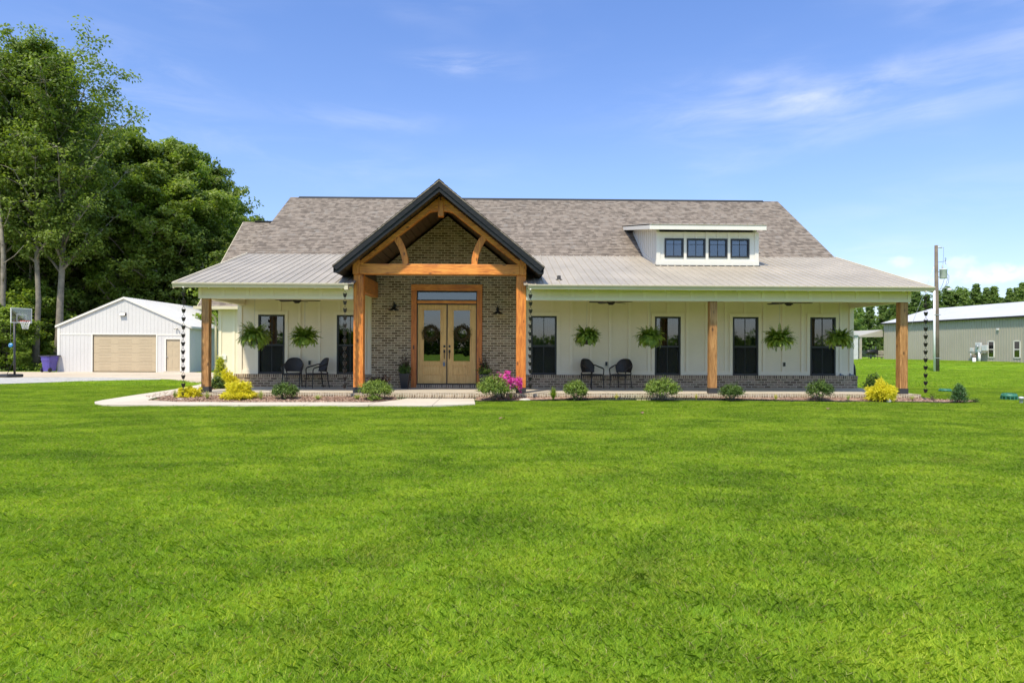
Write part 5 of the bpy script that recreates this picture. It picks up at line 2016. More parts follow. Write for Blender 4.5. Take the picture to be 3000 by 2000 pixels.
tr.box(GX0, DG0, GY - .022, GY + .001, DGZ - .03, DGZ + .06)
tr.box(DG1, GX1, GY - .022, GY + .001, DGZ - .03, DGZ + .06)
tr.box(GX0 - .02, GX0 + .14, GY - .03, GY + .1, GB, GEZ)
tr.box(GX1 - .22, GX1 + .02, GY - .03, GY + .1, GB, GEZ)
for a, b, zt__ in ((DG0, DG1, DGZ), (PD0, PD1, PDZ)):
    tr.box(a - .09, a, GY - .028, GY + .09, GB, zt__ + .08)
    tr.box(b, b + .09, GY - .028, GY + .09, GB, zt__ + .08)
    tr.box(a, b, GY - .028, GY + .09, zt__, zt__ + .08)
tr.build('trim', 'white', gar)
for s, xe_ in ((-1, GX0), (1, GX1)):
    ov = .12
    sl_ = (GPZ - GEZ) / abs(GPX - xe_)
    xo, zo = xe_ + s * ov, GEZ - ov * sl_
    mb = MB()
    mb.prism([(GPX, GY - .08, GPZ + .03), (xo, GY - .08, zo + .03), (xo, GY - .08, zo + .07), (GPX, GY - .08, GPZ + .07)], (0, GBK - GY + .2, 0))
    nr = int((GBK - GY) / .2286)
    for i in range(nr + 1):
        yy = GY + .05 + i * .2286
        mb.prism([(GPX, yy, GPZ + .068), (xo, yy, zo + .068), (xo, yy, zo + .088), (GPX, yy, GPZ + .088)], (0, .04, 0))
    mb.build('roof', 'groof', gar)
    MB().prism([(GPX, GY - .10, GPZ + .09), (xo - s * .0, GY - .10, zo + .09), (xo, GY - .10, zo - .04), (GPX, GY - .10, GPZ - .04)], (0, .03, 0)).build('rake_trim', 'white', gar)
MB().box(GX1 + .06, GX1 + .17, GY - .05, GBK, GEZ - .12, GEZ + .0).build('gutter', 'gwall', gar)
d = MB()
for k in range(4):
    h = (DGZ - GB - .05) / 4
    z0 = GB + .05 + k * h
    d.box(DG0, DG1, GY + .05, GY + .09, z0, z0 + h - .008)
gd = d.build('overhead_door', 'tan', gar)
pn = MB()
for k in range(4):
    h = (DGZ - GB - .05) / 4
    z0 = GB + .05 + k * h
    for j in range(3):
        wj = (DG1 - DG0) / 3
        xa = DG0 + j * wj + (.36 if j == 0 else .24)
        xb = DG0 + (j + 1) * wj - (.24 if j < 2 else .30)
        for zz in (.10, .24, h - .14):
            pn.prism([(xa, GY + .051, z0 + zz), (xb, GY + .051, z0 + zz), (xb, GY + .036, z0 + zz + .012), (xa, GY + .036, z0 + zz + .012)], (0, .004, .028))
pn.build('door_panel', 'tan', gd)
sd_ = MB().box(PD0, PD1, GY + .04, GY + .08, GB + .08, PDZ).build('side_door', 'tan', gar)
pn = MB()
for xa in (PD0 + .12, PD0 + .50):
    for z0, z1 in ((GB + .28, GB + .92), (GB + 1.05, GB + 1.50), (GB + 1.62, GB + 1.86)):
        pn.box(xa, xa + .26, GY + .032, GY + .041, z0, z1)
pn.build('door_panel', 'tan', sd_, bevel=.006)
MB().lathe([(0, 0), (.03, 0), (.02, .03), (.035, .05), (.03, .07), (0, .075)], n=12).move(Matrix.Rotation(R(90), 4, 'X')).build('handle', 'steel', sd_, loc=(PD0 + .07, GY + .04, GB + .97))
MB().box(PD0 - .08, PD1 + .08, GY - .10, GY + .1, GB - .1, GB + .075).build('door_step', 'walk', gar)
p = at(361, 920, GY)
t = thing('flood_light', 'dark floodlight mounted high on the white garage gable', 'floodlight', (p.x, GY - .005, p.z))
MB().prism([(-.19, -.16, -.10), (-.17, -.03, .10), (-.17, .0, .10), (-.19, .0, -.08)], (.37, 0, 0)).build('housing', 'bronze', t)
MB().prism([(-.15, -.165, -.085), (-.15, -.085, .055), (-.15, -.08, .05), (-.15, -.155, -.09)], (.30, 0, 0)).build('lens', 'steel', t)
p = at(519, 961, GY)
t = thing('security_camera', 'small white twin security camera on the garage beside the corner', 'camera', (p.x, GY - .02, p.z))
MB().lathe([(0, 0), (.05, 0), (.05, .03), (0, .03)], n=14).move(Matrix.Rotation(R(90), 4, 'X')).build('mount', 'white', t)
for sx in (-1, 1):
    MB().tube([(0, -.03, 0), (sx * .05, -.07, -.01)], .012, 6).tube([(sx * .05, -.04, -.01), (sx * .10, -.16, -.04)], [.035, .04], 10).build('camera_head', 'white', t)
    MB().tube([(sx * .10, -.158, -.04), (sx * .102, -.17, -.043)], .026, 10).build('lens', 'black', t)

# bin beside the garage
p = at(149, 1090, 43.1)
t = thing('wheeled_bin', 'purple wheeled rubbish bin with a dark lid beside the white garage', 'bin', (p.x - .08, 43.1, -.19), rz=R(-12))
b = MB()
prof = [(.26, 0), (.27, .1), (.31, .55), (.345, .70), (.35, .72), (.35, .86), (.38, .87), (.38, .93)]
vs = []
for r, z in prof:
    for k in range(20):
        a = 2 * math.pi * (k + .5) / 20
        c, s = math.cos(a), math.sin(a)
        q = (abs(c) ** 5 + abs(s) ** 5) ** (-1 / 5)
        vs.append((r * c * q, r * s * q * 1.1, z + .06))
fs = [(i * 20 + k, i * 20 + (k + 1) % 20, (i + 1) * 20 + (k + 1) % 20, (i + 1) * 20 + k) for i in range(len(prof) - 1) for k in range(20)] + [tuple(range(20))[::-1]]
b.add(vs, fs)
b.build('body', 'purple', t)
MB().prism([(-.40, -.44, .985), (.40, -.44, .985), (.40, .40, 1.0), (.34, .50, 1.0), (-.34, .50, 1.0), (-.40, .40, 1.0)], (0, 0, .05)).build('lid', 'lid', t, bevel=.015)
for sx in (-1, 1):
    MB().lathe([(0, -.03), (.13, -.03), (.14, -.015), (.14, .015), (.13, .03), (0, .03)], n=18).move(Matrix.Rotation(R(90), 4, 'Y')).build('wheel', 'rubber', t, loc=(sx * .28, -.26, .14))

# basketball hoop
t = thing('basketball_hoop', 'portable basketball hoop with clear backboard standing on the driveway at far left', 'basketball hoop', (at(32, 1099, 35.5).x, 35.5, gh(-25, 35.5) + .015), rz=R(68))
HZ = .62
MB().prism([(-.42, -.35, 0), (.42, -.35, 0), (.34, .55, 0), (-.34, .55, 0)], (0, 0, .16)).build('base', 'black', t, bevel=.05)
MB().tube([(0, -.28, .14), (0, -.27, .8), (0, -.25, 2.35 + HZ)], .05, 10).tube([(0, .3, .14), (0, -.26, .9)], .015, 6).build('pole', 'black', t)
MB().bar((0, -.25, 2.3 + HZ), (0, -.72, 2.62 + HZ), .05, .05).bar((0, -.25, 2.0 + HZ), (0, -.70, 2.38 + HZ), .04, .04).build('support_arm', 'black', t)
MB().box(-.50, .50, -.77, -.755, 2.18 + HZ, 2.86 + HZ).build('backboard', 'acryl', t)
f = MB()
yb0, yb1 = -.785, -.745
f.box(-.58, .58, yb0, yb1, 2.86, 2.90).box(-.58, .58, yb0, yb1, 2.14, 2.18).box(-.58, -.54, yb0, yb1, 2.18, 2.86).box(.54, .58, yb0, yb1, 2.18, 2.86)
f.box(-.26, .26, -.775, -.765, 2.56, 2.59).box(-.26, -.23, -.775, -.765, 2.22, 2.56).box(.23, .26, -.775, -.765, 2.22, 2.56).box(-.23, .23, -.775, -.765, 2.19, 2.22)
f.move(Matrix.Translation((0, 0, HZ)) @ Matrix.Diagonal((.9, 1, 1, 1)))
f.build('board_frame', 'white', t)
RC = Vector((0, -1.06, 2.24 + HZ))
MB().tube([RC + Vector((.225 * math.cos(k * math.pi / 10), .225 * math.sin(k * math.pi / 10), 0)) for k in range(21)], .011, 6).bar((0, -.79, 2.24 + HZ), (0, -.84, 2.24 + HZ), .2, .03).build('rim', 'rimred', t)
nt_ = MB()
for k in range(12):
    a0, a1 = k * math.pi / 6, (k + 1) * math.pi / 6
    for s in (1, -1):
        pts = []
        for j in range(4):
            rr = [.225, .18, .14, .12][j]
            a = a0 + s * j * math.pi / 12
            pts.append(RC + Vector((rr * math.cos(a), rr * math.sin(a), -.14 * j)))
        nt_.tube(pts, .006, 4)
nt_.build('net', 'net', t)
# blue disc seen among the leaves
p = at(31, 1011, 43)
t = thing('toy_disc', 'small blue swirled toy disc hanging in the leaves behind the basketball pole', 'toy', (p.x, 43, p.z))
MB().lathe([(0, -.02), (.12, -.02), (.14, 0), (.12, .03), (0, .05)], n=20).move(Matrix.Rotation(R(80), 4, 'X')).build('disc', 'blue', t)
MB().tube([(.07 * math.cos(k * .5), -.06, .07 * math.sin(k * .5)) for k in range(9)], .012, 5).tube([(0, 0, .2), (0, 0, 1.6)], .004, 4).build('swirl', 'lgrey', t)

# =================================================================== RIGHT SIDE
# utility pole
t = thing('utility_pole', 'weathered wooden utility pole with a grey transformer and white conduit', 'utility pole', (at(2745, 1090, 50).x, 50, gh(32, 50)))
MB().tube([(0, 0, -.2), (-.02, 0, 3), (-.1, 0, 9.36)], [.17, .155, .115], 12).build('pole', 'pole', t)
MB().tube([(-.23, -.08, -.1), (-.28, -.08, 6.0)], .075, 10).build('conduit', 'pvc', t)
MB().bar((-.3, -.14, 1.0), (.2, -.16, 1.0), .03, .05).bar((-.33, -.14, 4.2), (.15, -.16, 4.2), .03, .05).build('conduit_strap', 'steel', t)
MB().lathe([(0, 0), (.23, 0), (.25, .03), (.25, .62), (.27, .64), (.27, .68), (.2, .72), (0, .74)], (.42, -.05, 6.9), 20).build('transformer', 'lgrey', t)
MB().lathe([(.05, .0), (.05, .06), (.075, .08), (.04, .12), (.07, .16), (.035, .2), (.06, .24), (0, .3)], (.36, -.05, 7.62), 12).build('bushing', 'lgrey', t)
MB().bar((-.05, -.05, 7.0), (.2, -.05, 7.0), .05, .06).bar((-.05, -.05, 7.4), (.2, -.05, 7.4), .05, .06).build('transformer_bracket', 'steel', t)
MB().tube([(-.1, 0, 9.2), (.12, -.02, 9.22), (.3, -.02, 9.2)], [.03, .055, .05], 8).tube([(.3, -.02, 9.2), (.45, -.02, 9.2)], .02, 6).build('insulator', 'lgrey', t)
MB().tube([(.02, -.05, 6.15), (.5, -.05, 6.2), (.82, -.05, 6.18)], .02, 6).lathe([(0, .08), (.10, .06), (.17, -.02), (.17, -.10), (.10, -.20), (0, -.22)], (.88, -.05, 6.12), 14).build('yard_lamp', 'lgrey', t)
wr_ = MB()
wr_.tube([(.66, -.05, 7.3), (.85, -.05, 7.1), (.82, -.05, 6.6), (.5, -.05, 6.2), (.1, -.1, 5.6)], .014, 5)
wr_.tube([(.6, -.05, 7.2), (.75, -.05, 6.9), (.6, -.05, 6.4), (.12, -.1, 5.8)], .012, 5)
wr_.tube([(.5, -.05, 6.9), (.35, -.05, 6.4), (.1, -.1, 6.0)], .012, 5)
wr_.tube([(.38, -.05, 7.9), (.45, -.02, 8.6), (.45, -.02, 9.2)], .008, 5)
wr_.tube([(-.08, 0, 8.1), (.35, 0, 8.15), (.62, 0, 8.2), (.66, 0, 8.4), (.58, 0, 8.45), (.6, 0, 8.0), (.68, 0, 7.95)], .012, 5)
wr_.build('wires', 'rubber', t)
MB().tube([(-.08, 0, 8.2), (-.9, 1.2, 4.2), (-1.75, 2.4, .1)], .012, 5).build('guy_wire', 'steel', t)

# long metal building
SX, SY1, SE, SPZ, SB = 45.35, 79.0, 4.5, 6.15, .28
shed = thing('metal_building', 'long taupe metal building with a pale roof at far right', 'building', (SX, SY1, 0), rz=R(5.4))
L = 42.0          # runs toward the viewer, local -y
mb = MB()
mb.box(0, .1, -L, 0, SB - 1, SE - .0)
mb.prism([(.1, -.1, SB - 1), (11.8, -.1, SB - 1), (11.8, -.1, SE), (5.9, -.1, SPZ), (.1, -.1, SE)], (0, .1, 0))
mb.prism([(.1, -L, SB - 1), (11.8, -L, SB - 1), (11.8, -L, SE), (5.9, -L, SPZ), (.1, -L, SE)], (0, .1, 0))
mb.box(11.8, 11.9, -L, 0, SB - 1, SE)
mb.build('wall', 'twall', shed)
rb = MB()
y = -.2
while y > -L + .2:
    rb.box(-.03, .001, y - .035, y + .035, SB - .4, SE - .02)
    y -= .3
x = .3
while x < 11.6:
    rb.box(x - .035, x + .035, -.001, .03, SB - .4, min(SE + x * .297, SE + (11.8 - x) * .297))
    x += .3
rb.build('siding_ribs', 'twall', shed)
for s in (0, 1):
    xa, xb = (-.25, 5.95) if s == 0 else (12.15, 5.95)
    MB().prism([(xa, .15, SE - .07), (xb, .15, SPZ + .02), (xb, .15, SPZ + .10), (xa, .15, SE + .02)], (0, -L - .3, 0)).build('roof', 'troof', shed)
MB().box(-.30, -.22, -L - .1, .15, SE - .16, SE + .0).build('eave_trim', 'bronze', shed)


def shed_window(y, z0, z1, w_):
    f = MB()
    f.box(-.06, .02, y - w_ / 2, y - w_ / 2 + .09, z0, z1).box(-.06, .02, y + w_ / 2 - .09, y + w_ / 2, z0, z1)
    f.box(-.06, .02, y - w_ / 2, y + w_ / 2, z1 - .09, z1).box(-.06, .02, y - w_ / 2, y + w_ / 2, z0, z0 + .09).box(-.055, .02, y - w_ / 2, y + w_ / 2, (z0 + z1) / 2 - .04, (z0 + z1) / 2 + .04)
    o = f.build('window', 'white', shed)
    MB().box(-.036, -.032, y - w_ / 2 + .05, y + w_ / 2 - .05, z0 + .05, z1 - .05).build('pane', 'glass', o)
    MB().box(-.012, -.004, y - w_ / 2 + .05, y + w_ / 2 - .05, (z0 + z1) / 2, z1 - .05).build('blind', 'cream', o)
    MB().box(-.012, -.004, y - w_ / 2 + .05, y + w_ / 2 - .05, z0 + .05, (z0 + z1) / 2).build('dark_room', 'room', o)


# where along the wall each photo column falls: intersect the sight line with the wall plane
ca, sa = math.cos(R(5.4)), math.sin(R(5.4))


def shed_hit(px_, py_):
    d = CM3 @ Vector(((px_ - 1500) / 2000, (1020 - py_) / 2000, -1))
    # wall line: (SX, SY1) + k * (-(-sa), ...) ; local y axis = (-sa, ca)
    # normal of wall = (ca, sa)
    t = (SX * ca + SY1 * sa) / (d.x * ca + d.y * sa)
    P = d * t
    k = (P.x - SX) * (-sa) + (P.y - SY1) * ca
    return k, CZ + P.z


for px0, px1, a, b in ((2895, 2914.5, 998, 1048), (2970, 2991, 997, 1049)):
    k0, z0 = shed_hit(px0, b)
    k1, z1 = shed_hit(px1, a)
    shed_window((k0 + k1) / 2, z0, z1, abs(k1 - k0))
k, z = shed_hit(2925, 965)
MB().box(-.14, 0, k - .12, k + .12, z - .1, z + .1).build('wall_lamp', 'lgrey', shed, bevel=.03)
k, z = shed_hit(2877, 1017)
k2, zb_ = shed_hit(2880, 1056)
em = thing('electric_meter', 'grey electric meter boxes on a white post against the taupe building', 'electric meter', (0, 0, 0))
em.matrix_world = Matrix.Translation((SX, SY1, 0)) @ Matrix.Rotation(R(5.4), 4, 'Z') @ Matrix.Translation((-.35, k, zb_ - .2))
hz = z - zb_ + .2
MB().box(-.12, .10, -.32, .32, hz - .45, hz + .45).build('meter_box', 'lgrey', em, bevel=.03)
MB().box(-.10, .10, -1.1, -.42, hz - .35, hz + .2).build('breaker_box', 'lgrey', em, bevel=.03)
MB().box(-.05, .10, -.9, 1.2, hz - .55, hz - .46).build('mount_rail', 'steel', em)
MB().box(-.10, .10, .6, 1.0, hz - .4, hz - .05).build('small_box', 'lgrey', em, bevel=.02)
MB().tube([(0, -.1, 0), (0, -.1, hz - .45)], .12, 8).build('post', 'pvc', em)
MB().tube([(0, .95, 0), (0, .95, hz - .45)], .05, 8).build('cable_pipe', 'steel', em)
MB().tube([(-.13, 0, hz + .05), (-.26, 0, hz + .05)], .16, 14).build('meter_dial', 'steel', em)
# lean-to at the far end, open, with a grill underneath
lt = thing('lean_to', 'open lean-to roof on posts at the near left end of the taupe building', 'lean-to', (0, 0, 0))
ltm = Matrix.Translation((SX, SY1, 0)) @ Matrix.Rotation(R(5.4), 4, 'Z')
lt.matrix_world = ltm
MB().prism([(0.0, .16, 3.75), (0.0, .16, 3.62), (-2.95, .16, 2.92), (-2.95, .16, 3.03)], (0, 6.5, 0)).build('roof', 'twall', lt)
MB().prism([(-.02, .12, 3.68), (-2.95, .12, 2.98), (-2.95, .12, 2.86), (-.02, .12, 2.90)], (0, .06, 0)).build('gable_panel', 'twall', lt)
MB().box(-2.85, -2.62, .18, .38, .0, 2.88).build('post', 'fence', lt)
MB().box(-2.85, -2.62, 6.2, 6.5, .0, 2.88).build('post', 'fence', lt)
g = thing('barrel_grill', 'black barrel grill under the lean-to beside the taupe building', 'grill', (0, 0, 0))
g.matrix_world = ltm @ Matrix.Translation((-.95, .9, gh(45, 79))) @ Matrix.Diagonal((.72, .72, .72, 1))
MB().tube([(-.85, 0, 1.1), (-.8, 0, 1.1), (.45, 0, 1.1), (.5, 0, 1.1)], [.30, .38, .38, .30], 16).build('barrel', 'black', g)
MB().box(.55, 1.05, -.3, .3, .75, 1.55).build('fire_box', 'black', g, bevel=.03)
MB().tube([(.8, 0, 1.5), (.8, 0, 2.05)], .08, 8).build('chimney', 'fence', g)
for x in (-.7, .4, .95):
    MB().bar((x, -.28, 0), (x, -.28, .85), .06, .06).build('leg', 'black', g)
MB().box(-1.15, -.86, -.3, .3, .85, .9).build('side_shelf', 'black', g)

# rail fence
fn_ = thing('rail_fence', 'weathered three rail fence in front of the dark trees behind the lean-to', 'fence', (0, 0, 0))
for py_ in (1029, 1035, 1042.5):
    a, b = at(2500, py_ - .3, 82), at(2600, py_, 82)
    MB().box(a.x, b.x, 81.9, 81.98, (a.z + b.z) / 2 - .10, (a.z + b.z) / 2 + .10).build('rail', 'fence', fn_)
for px_ in (2516, 2552, 2584):
    a = at(px_, 1030, 82)
    MB().box(a.x - .09, a.x + .09, 82, 82.15, gh(44, 82) - .2, at(px_, 1026, 82).z).build('post', 'fence', fn_)
# small grey shed showing past the house corner
a, b = at(2470, 983, 74), at(2514, 1048, 74)
st_ = thing('garden_shed', 'pale grey shed whose corner shows past the right end of the farmhouse', 'shed', (a.x, 74, gh(a.x, 74) - .1))
MB().box(0, b.x - a.x, 0, 3.5, 0, a.z - .15).build('wall', 'lgrey', st_)
rb = MB()
x = .1
while x < b.x - a.x:
    rb.box(x - .03, x + .03, -.03, .001, 0, a.z - .2)
    x += .3
rb.build('siding_ribs', 'lgrey', st_)
MB().prism([(-.1, -.15, a.z - .15), (b.x - a.x + .1, -.15, a.z - .15), (b.x - a.x + .1, -.15, a.z - .05), ((b.x - a.x) / 2, -.15, a.z + .35), (-.1, -.15, a.z - .05)], (0, 3.8, 0)).build('roof', 'troof', st_)

# green septic lids and vents
def lid(label, px_, pyt, pyb, wpx):
    p = gt(px_, pyb)
    Y = p.y
    r = wpx * Y / 4000
    h = at(px_, pyt, Y + r).z - p.z + .02
    t = thing('septic_lid', label, 'lid', (p.x, Y + r, p.z - .02), group='green septic lids in the right lawn')
    MB().lathe([(r * .88, 0), (r * .9, h * .45), (r, h * .5), (r, h * .72), (r * .94, h * .9), (r * .4, h), (0, h)], n=24).build('riser', 'teal', t)
    rb = MB()
    for k in range(12):
        a = k * math.pi / 6
        rb.bar((r * .25 * math.cos(a), r * .25 * math.sin(a), h + .006), (r * .88 * math.cos(a), r * .88 * math.sin(a), h * .93 + .008), .02, .015)
        rb.bar((r * .99 * math.cos(a), r * .99 * math.sin(a), h * .05), (r * .99 * math.cos(a), r * .99 * math.sin(a), h * .6), .03, .02)
    rb.build('lid_ribs', 'teal', t)


lid('green septic lid farther back in the lawn, right of the outermost rain chain', 2780, 1139, 1149, 34)
lid('larger green septic lid near the right edge of the lawn', 2972, 1152, 1173, 42)
p = gt(2992, 1182)
t = thing('vent_pipe', 'pale grey green vent pipe in front of the larger septic lid', 'pipe', (p.x, p.y, 0))
MB().lathe([(.045, -.02), (.045, .12), (.06, .12), (.06, .17), (.03, .185), (0, .185)], n=14).build('pipe', 'lgrey', t)
p = gt(2854, 1060)
t = thing('vent_pipe', 'short white pipe with a dark cap on the lawn before the taupe building', 'pipe', (p.x, p.y, p.z))
MB().lathe([(.14, -.02), (.14, .42), (0, .42)], n=12).build('pipe', 'pvc', t)
MB().lathe([(.16, .42), (.16, .62), (0, .64)], n=12).build('cap', 'pole', t)

# =================================================================== TREES
def tree_mesh(seed, H, cb, RW, n_limb, leaf, per, prof='oval', up=.5, sub=3, trunk=.22, fork=None, lean=(0, 0), dens=1.0, clump=.62):
    """returns (branch MB, leaf verts, rnd). cb: height of lowest limb, RW: crown radius"""
    rs = np.random.RandomState(seed)
    rr = random.Random(seed)
    mb = MB()
    tp = []
    k = 9
    ox = oy = 0
    for i in range(k + 1):
        u = i / k
        ox += rr.uniform(-.005, .005) * H + lean[0] * H / k * u
        oy += rr.uniform(-.005, .005) * H + lean[1] * H / k * u
        tp.append(Vector((ox if i else 0, oy if i else 0, u * H * .97)))
    rad = [trunk * (1 - .93 * (i / k) ** .85) + .012 for i in range(k + 1)]
    rad[0] *= 1.35
    mb.tube(tp, rad, 8)

    def tr(u):
        q = min(k - 1e-6, u * k)
        i = int(q)
        return tp[i].lerp(tp[i + 1], q - i)
    LV, RN = [], []

    def clump_at(p, r, n, b):
        n = int(n * dens)
        if n < 3:
            return
        d = rs.normal(size=(n, 3))
        d = unit(d) * (rs.uniform(0, 1, (n, 1)) ** .45)
        C_ = np.array(p) + d * np.array([r, r, r * .62])
        N_ = unit(d + np.array([0, 0, .75]))
        LV.append(leaves(rs, C_, N_, leaf, leaf * .62, .62))
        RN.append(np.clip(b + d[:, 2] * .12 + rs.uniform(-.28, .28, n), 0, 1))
    for i in range(n_limb):
        u = (i + rr.uniform(.1, .9)) / n_limb
        z = cb + (H * .97 - cb) * u ** .9
        a = i * 2.4 + rr.uniform(-.5, .5)
        if prof == 'oval':
            R_ = RW * (math.sin(math.pi * (.13 + .80 * u)) ** .75)
        elif prof == 'cone':
            R_ = RW * (1 - u) ** 1.05 + .10
        else:
            R_ = RW * (.45 + .75 * u if u < .6 else .95 * (1 - u) ** .35 + .2)
        R_ *= rr.uniform(.68, 1.15)
        st = tr(max(0.02, (z - (R_ * up * .5)) / (H * .97)))
        el = up * rr.uniform(.6, 1.3)
        pts = [st]
        m = 5
        d = Vector((math.cos(a), math.sin(a), el)).normalized()
        for j in range(m):
            d = (d + Vector((rr.uniform(-.16, .16), rr.uniform(-.16, .16), rr.uniform(-.05, .14)))).normalized()
            pts.append(pts[-1] + d * R_ / m * (1 + .25 * el))
        r0 = max(.02, trunk * .38 * (1 - .72 * u))
        mb.tube(pts, [r0 * (1 - j / (m + .4)) + .008 for j in range(m + 1)], 5)
        b = rr.uniform(.25, .75)
        for j in range(2, m + 1):
            for s in range(sub):
                off = Vector((rr.uniform(-1, 1), rr.uniform(-1, 1), rr.uniform(-.35, .6)))
                e = pts[j] + off * R_ * .24
                if (e - pts[j]).length > .25:
                    mb.tube([pts[j], pts[j].lerp(e, .5) + Vector((0, 0, .05)), e], [r0 * .3 + .006, r0 * .2 + .005, .005], 4, cap=False)
                clump_at(e, rr.uniform(.7, 1.3) * clump * (RW / 4) ** .5, per * rr.uniform(.6, 1.3), b)
    for s in range(3):
        clump_at(tr(.97 - .05 * s) + Vector((rr.uniform(-.3, .3), rr.uniform(-.3, .3), .2)), clump, per, .6)
    return mb, np.concatenate(LV), np.concatenate(RN)


def make_tree(name, label, cat, seed, mat, bark, group, **kw):
    mb, V, rn = tree_mesh(seed, **kw)
    t = thing(name, label, cat, (0, 0, 0), group=group)
    mb.build('trunk', bark, t)
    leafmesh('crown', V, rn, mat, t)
    return t


GW = 'tall trees of the wood behind the garage'
protoA = make_tree('broadleaf_tree', '', 'tree', 1, 'tree1', 'bark', GW, H=16, cb=4.0, RW=4.3, n_limb=44, leaf=.13, per=70, sub=3)
protoB = make_tree('broadleaf_tree', '', 'tree', 2, 'tree3', 'barkd', GW, H=16, cb=2.2, RW=4.6, n_limb=46, leaf=.14, per=66, sub=3, up=.35)
protoC = make_tree('broadleaf_tree', '', 'tree', 3, 'tree2', 'bark', GW, H=15, cb=3.5, RW=3.6, n_limb=38, leaf=.12, per=64, sub=3, up=.7)
protoD = make_tree('broadleaf_tree', '', 'tree', 4, 'tree1', 'bark', GW, H=24, cb=8.5, RW=4.6, n_limb=52, leaf=.125, per=58, sub=3, up=.65, trunk=.27)
protoE = make_tree('open_crowned_tree', '', 'tree', 15, 'tree1', 'bark', GW, H=21.5, cb=7.6, RW=6.4, n_limb=34, leaf=.11, per=58, sub=3, up=1.15, trunk=.27, prof='vase', clump=.62)
protoF = make_tree('small_tree', '', 'tree', 6, 'tree2', 'barkd', 'small trees at the edge of the wood', H=6.5, cb=.6, RW=2.4, n_limb=30, leaf=.10, per=44, sub=3, up=.6, trunk=.07)
protos = {'A': (protoA, 16), 'B': (protoB, 16), 'C': (protoC, 15), 'D': (protoD, 24), 'E': (protoE, 21.5), 'F': (protoF, 6.5)}
used = set()


def plant(kind, px_, pyt, Y, label, rz, wide=1.0):
    pr, H0 = protos[kind]
    p = at(px_, pyt, Y)
    z0 = gh(p.x, Y) - .1
    s = (p.z - z0) / H0
    sc = (s * wide, s * wide, s)
    if kind in used:
        return dup(pr, (p.x, Y, z0), rz, label, sc)
    used.add(kind)
    pr.location = (p.x, Y, z0)
    pr.rotation_euler.z = rz
    pr.scale = sc
    pr['label'] = label
    return pr


WOOD = [
    ('D', -150, 150, 47, 'tall dark oak cut by the left edge of the photo', .3, 1.1),
    ('D', 8, 128, 48.5, 'tall tree with a dense crown at the far left edge, above the basketball hoop', 1.9, .95),
    ('D', 105, 118, 47, 'tallest tree of the left group, pale trunk between hoop and bin', 3.3, .85),
    ('E', 172, 150, 48, 'open crowned tree whose long limbs reach right toward the sky above the garage', 0.2, 1.0),
    ('A', 55, 420, 53, 'mid height tree filling the lower crown behind the basketball hoop', 2.0, .9),
    ('B', 262, 430, 56, 'dark tree directly behind the left slope of the garage', 1.0, 1.0),
    ('A', 395, 412, 60, 'full green tree behind the peak of the garage', 4.0, 1.15),
    ('C', 385, 520, 54, 'lighter green tree in front of the darker ones behind the garage peak', .6, 1.0),
    ('A', 480, 418, 64, 'high round crown behind the garage roof, left of the gap in the skyline', 2.6, 1.0),
    ('B', 500, 520, 56, 'broad dark crown behind the right slope of the garage', 5.2, 1.2),
    ('C', 548, 425, 62, 'narrow ragged crown highest behind the right end of the garage', 2.9, .72),
    ('A', 596, 470, 63, 'tall crown between the garage and the farmhouse roof', 1.3, .75),
    ('A', 570, 560, 57, 'mid green crown right behind the back of the garage', 3.6, 1.1),
    ('B', 626, 548, 64, 'dark crown just left of the farmhouse roof edge', .4, .8),
    ('C', 672, 592, 68, 'lower crown touching the left roof edge of the farmhouse', 2.2, .75),
    ('A', 738, 640, 86, 'small distant crown above the left wing roof of the farmhouse', 4.4, 1.0),
    ('B', 620, 700, 56, 'low dark crown between garage roof and porch roof', 2.4, 1.2),
    ('C', 420, 720, 55.5, 'light leafy tree just above the garage ridge', 5.4, 1.0),
    ('B', 180, 620, 53, 'dark tree behind the two pale trunks', 3.0, 1.1),
    ('B', 30, 640, 54, 'dark tree behind the pole of the basketball hoop', .9, 1.1),
    ('B', -60, 500, 50, 'dark tree at the very left edge behind the hoop', 5.9, 1.1),
    ('A', 310, 560, 66, 'dim tree deep in the wood left of the garage peak', 1.7, 1.2),
    ('B', 120, 430, 66, 'tall dark tree deep in the wood between the two pale trunks', 2.7, 1.2),
    ('B', 560, 640, 70, 'dim tree deep in the wood behind the right garage slope', .1, 1.3),
    ('B', 230, 330, 62, 'dark high crown behind the open crowned tree', 4.9, 1.0),
    ('B', 40, 300, 60, 'dark high crown behind the far left trees', 5.5, 1.1),
]
for k, px_, pyt, Y, lab, rz, wd_ in WOOD:
    plant(k, px_, pyt, Y, lab, rz, wd_)
SM = [(-30, 880, 45.5), (22, 905, 45), (62, 1010, 44.6), (134, 1000, 49), (215, 850, 55.5), (90, 830, 49), (160, 1000, 48), (690, 830, 50), (660, 780, 58), (300, 800, 57), (540, 820, 58), (-90, 900, 45), (0, 780, 50)]
SL = ['young tree at the left edge behind the base of the hoop', 'young leafy tree directly behind the hoop pole', 'low sapling right of the hoop pole', 'young tree between the pale trunk and the purple bin',
      'young tree showing above the left garage eave', 'pale green young tree behind the backboard', 'low sapling behind the purple bin', 'young tree above the garage roof beside the left porch corner', 'taller young tree behind the left porch eave',
      'young tree just above the left part of the garage ridge', 'young tree above the right slope of the garage roof', 'young tree beyond the left edge of the photo', 'taller young tree behind the backboard at far left']
for i, ((px_, pyt, Y), lab) in enumerate(zip(SM, SL)):
    plant('F', px_, pyt, Y, lab, i * 1.3, 1.25 if i % 2 else 1.0)

